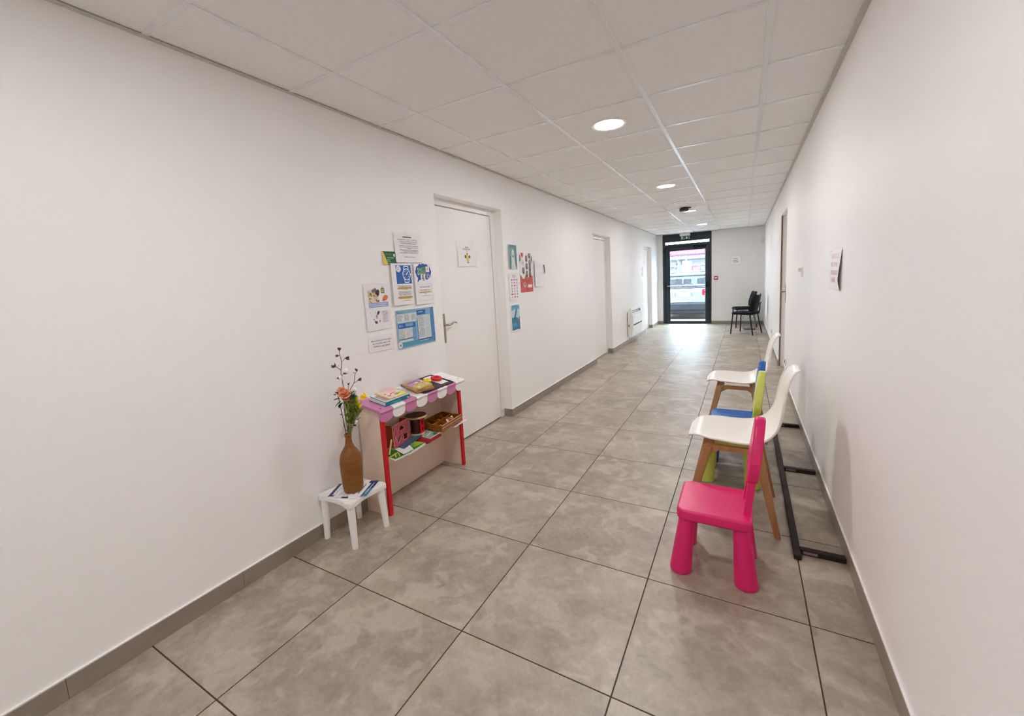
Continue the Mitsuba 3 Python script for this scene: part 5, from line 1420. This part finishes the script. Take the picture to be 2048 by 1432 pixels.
for s in (-1, 1):
    tl = add(car, 'tail_lamp', rbox(*sorted((CX + s * 0.53, CX + s * 0.80)), CY - 0.03, CY + 0.1, CZ + 0.775, CZ + 0.965, 0.025), M_TAIL, 40)
    cc = (CX + s * 0.665, CZ + 0.87)
    add(tl, 'white_cross', cat([cyl((cc[0] - 0.05, CY - 0.031, cc[1] - 0.06), (cc[0] + 0.05, CY - 0.031, cc[1] + 0.06), 0.011, n=8), cyl((cc[0] + 0.05, CY - 0.031, cc[1] - 0.06), (cc[0] - 0.05, CY - 0.031, cc[1] + 0.06), 0.011, n=8)]), M_WHITE)
    add(car, 'reflector', rbox(*sorted((CX + s * 0.66, CX + s * 0.80)), CY - 0.115, CY - 0.08, CZ + 0.36, CZ + 0.44, 0.012), M_WHITE, 40)
pl = add(car, 'number_plate', box(CX - 0.26, CX + 0.26, CY - 0.012, CY + 0.004, CZ + 0.755, CZ + 0.865, 0.002), M_PLATE)
s = Sheet((CX - 0.26, CY - 0.012, CZ + 0.865), (1, 0, 0), (0, 0, -1), (0, -1, 0), 0.52, 0.11)
s.rect(0, 0, 0.042, 0.11, S(60, 110, 190)); s.rect(0.478, 0, 0.52, 0.11, S(60, 110, 190)); s.text('EX-109-KW', 0.26, 0.085, 0.062, S(40, 44, 60), fit=0.40)
only_print(s, pl, 'lettering')
add(car, 'gate_line', cat([box(CX - 0.80, CX + 0.80, CY - 0.004, CY + 0.01, CZ + 0.885, CZ + 0.895, 0.001), box(CX - 0.80, CX + 0.80, CY - 0.004, CY + 0.01, CZ + 0.66, CZ + 0.668, 0.001)]), M_SHOPW)
add(car, 'gate_handle', crb(-0.12, 0.12, -0.02, 0.02, 0.905, 0.935, 0.008), M_CARW, 40)
add(car, 'bumper_slot', box(CX - 0.32, CX + 0.32, CY - 0.006, CY + 0.02, CZ + 0.546, CZ + 0.560, 0.001), M_BLACK)

# the shop across the street
sp_ = thing('shop_front', 'glazed shop across the street under a pink sign board', 'shop')
SYF = 22.0
add(sp_, 'wall', cat([box(-14, -9, SYF, SYF + 0.3, -0.12, 4.6), box(5, 12, SYF, SYF + 0.3, -0.12, 4.6), box(-9, 5, SYF, SYF + 0.3, 2.70, 4.6)]), M_SHOPW)
add(sp_, 'fascia', box(-9, 5, SYF - 0.12, SYF + 0.05, 2.215, 2.70, 0.01), M_FASCIA)
tm = meshkit.text_mesh('LE ROYAUME DES', 0.112, 0.01, True)
v = tm.vertices
wid = v[:, 0].max() - v[:, 0].min()
k_ = 1.43 / wid
tm2 = trimesh.Trimesh(np.column_stack([-3.10 + (v[:, 0] - v[:, 0].min()) * k_, SYF - 0.121 - v[:, 2], 2.285 + v[:, 1]]), tm.faces, process=False)
add(sp_, 'lettering', tm2, M_SHOPW)
add(sp_, 'glass', box(-9, 5, SYF + 0.06, SYF + 0.066, 0.2, 2.21), M_GLASS)
add(sp_, 'plinth', box(-9, 5, SYF, SYF + 0.2, -0.12, 0.2), M_SHOPG)
for x in (-7.2, -4.9, -2.47, 0.0, 2.4):
    add(sp_, 'mullion', box(x - 0.03, x + 0.03, SYF + 0.02, SYF + 0.1, 0.2, 2.21, 0.004), M_SHOPW)
add(sp_, 'floor', box(-9, 5, SYF + 0.2, SYF + 5, -0.1, 0.0), M_SHOPG)
add(sp_, 'back_wall', box(-9, 5, SYF + 5, SYF + 5.2, -0.1, 3.1), M_SHOPG)
add(sp_, 'soffit', box(-9, 5, SYF + 0.08, SYF + 5, 2.6, 2.7), M_SHOPW)
add(sp_, 'blind_box', box(-9, 5, SYF + 0.1, SYF + 0.25, 2.03, 2.21, 0.01), mat('blind_grey', S(112, 124, 140), 0.5))
ck = thing('display_rack', 'white shop display rack of long shelves seen behind the car roof', 'shelf')
for z in (0.75, 1.10, 1.45, 1.735):
    add(ck, 'shelf', box(-4.6, 0.5, SYF + 0.3, SYF + 0.72, z - 0.045, z, 0.003), M_SHOPW)
for x in (-4.6, -2.9, -1.2, 0.46):
    add(ck, 'upright', box(x, x + 0.04, SYF + 0.34, SYF + 0.68, 0.0, 2.0, 0.003), M_SHOPW)
add(ck, 'back_panel', box(-4.6, 0.5, SYF + 0.70, SYF + 0.72, 0.1, 2.0), mat('rack_back', S(104, 116, 132), 0.6))
for i, x in enumerate((-2.15, -2.04, -1.93)):
    q = thing('storage_box', ('first', 'second', 'third')[i] + ' of the red boxes from the left on the shop rack', 'box', 'red boxes on the shop rack')
    add(q, 'body', box(x - 0.05, x + 0.05, SYF + 0.32, SYF + 0.5, 1.4505, 1.67, 0.006), M_REDBOX)
    add(q, 'label', box(x - 0.02, x + 0.02, SYF + 0.317, SYF + 0.3205, 1.53, 1.60), M_CORAL)
for i, x in enumerate((-1.80, -1.68, -1.56)):
    q = thing('storage_box', ('first', 'second', 'third')[i] + ' of the blue boxes from the left on the shop rack', 'box', 'blue boxes on the shop rack')
    add(q, 'body', box(x - 0.055, x + 0.055, SYF + 0.32, SYF + 0.5, 1.4505, 1.66, 0.006), M_BLUEBOX)
    add(q, 'label', box(x - 0.02, x + 0.02, SYF + 0.317, SYF + 0.3205, 1.53, 1.60), M_SHOPW)
q = thing('school_bag', 'turquoise rounded bag on the shop rack above the car', 'bag')
add(q, 'body', rbox(-2.93, -2.66, SYF + 0.33, SYF + 0.5, 1.4505, 1.685, 0.07), M_TURQ, 40)
add(q, 'pocket', rbox(-2.88, -2.71, SYF + 0.315, SYF + 0.35, 1.47, 1.57, 0.015), M_TURQ, 40)
for i, x in enumerate((-3.05, -2.58)):
    q = thing('soft_toy', ('left', 'right')[i] + ' of the two coral toys beside the turquoise bag', 'toy')
    add(q, 'body', capsule_hull([(x, SYF + 0.42, 1.50, 0.05), (x, SYF + 0.42, 1.56, 0.03)]), M_CORAL, True)
for i, (x0, x1) in enumerate(((-3.20, -2.98), (-2.86, -2.75), (-2.70, -2.62))):
    q = thing('grey_carton', ('left', 'middle', 'right')[i] + ' of the dark grey cartons on the top shelf of the shop rack', 'box')
    add(q, 'body', box(x0, x1, SYF + 0.32, SYF + 0.6, 1.7355, 1.92, 0.006), M_SHOPG)
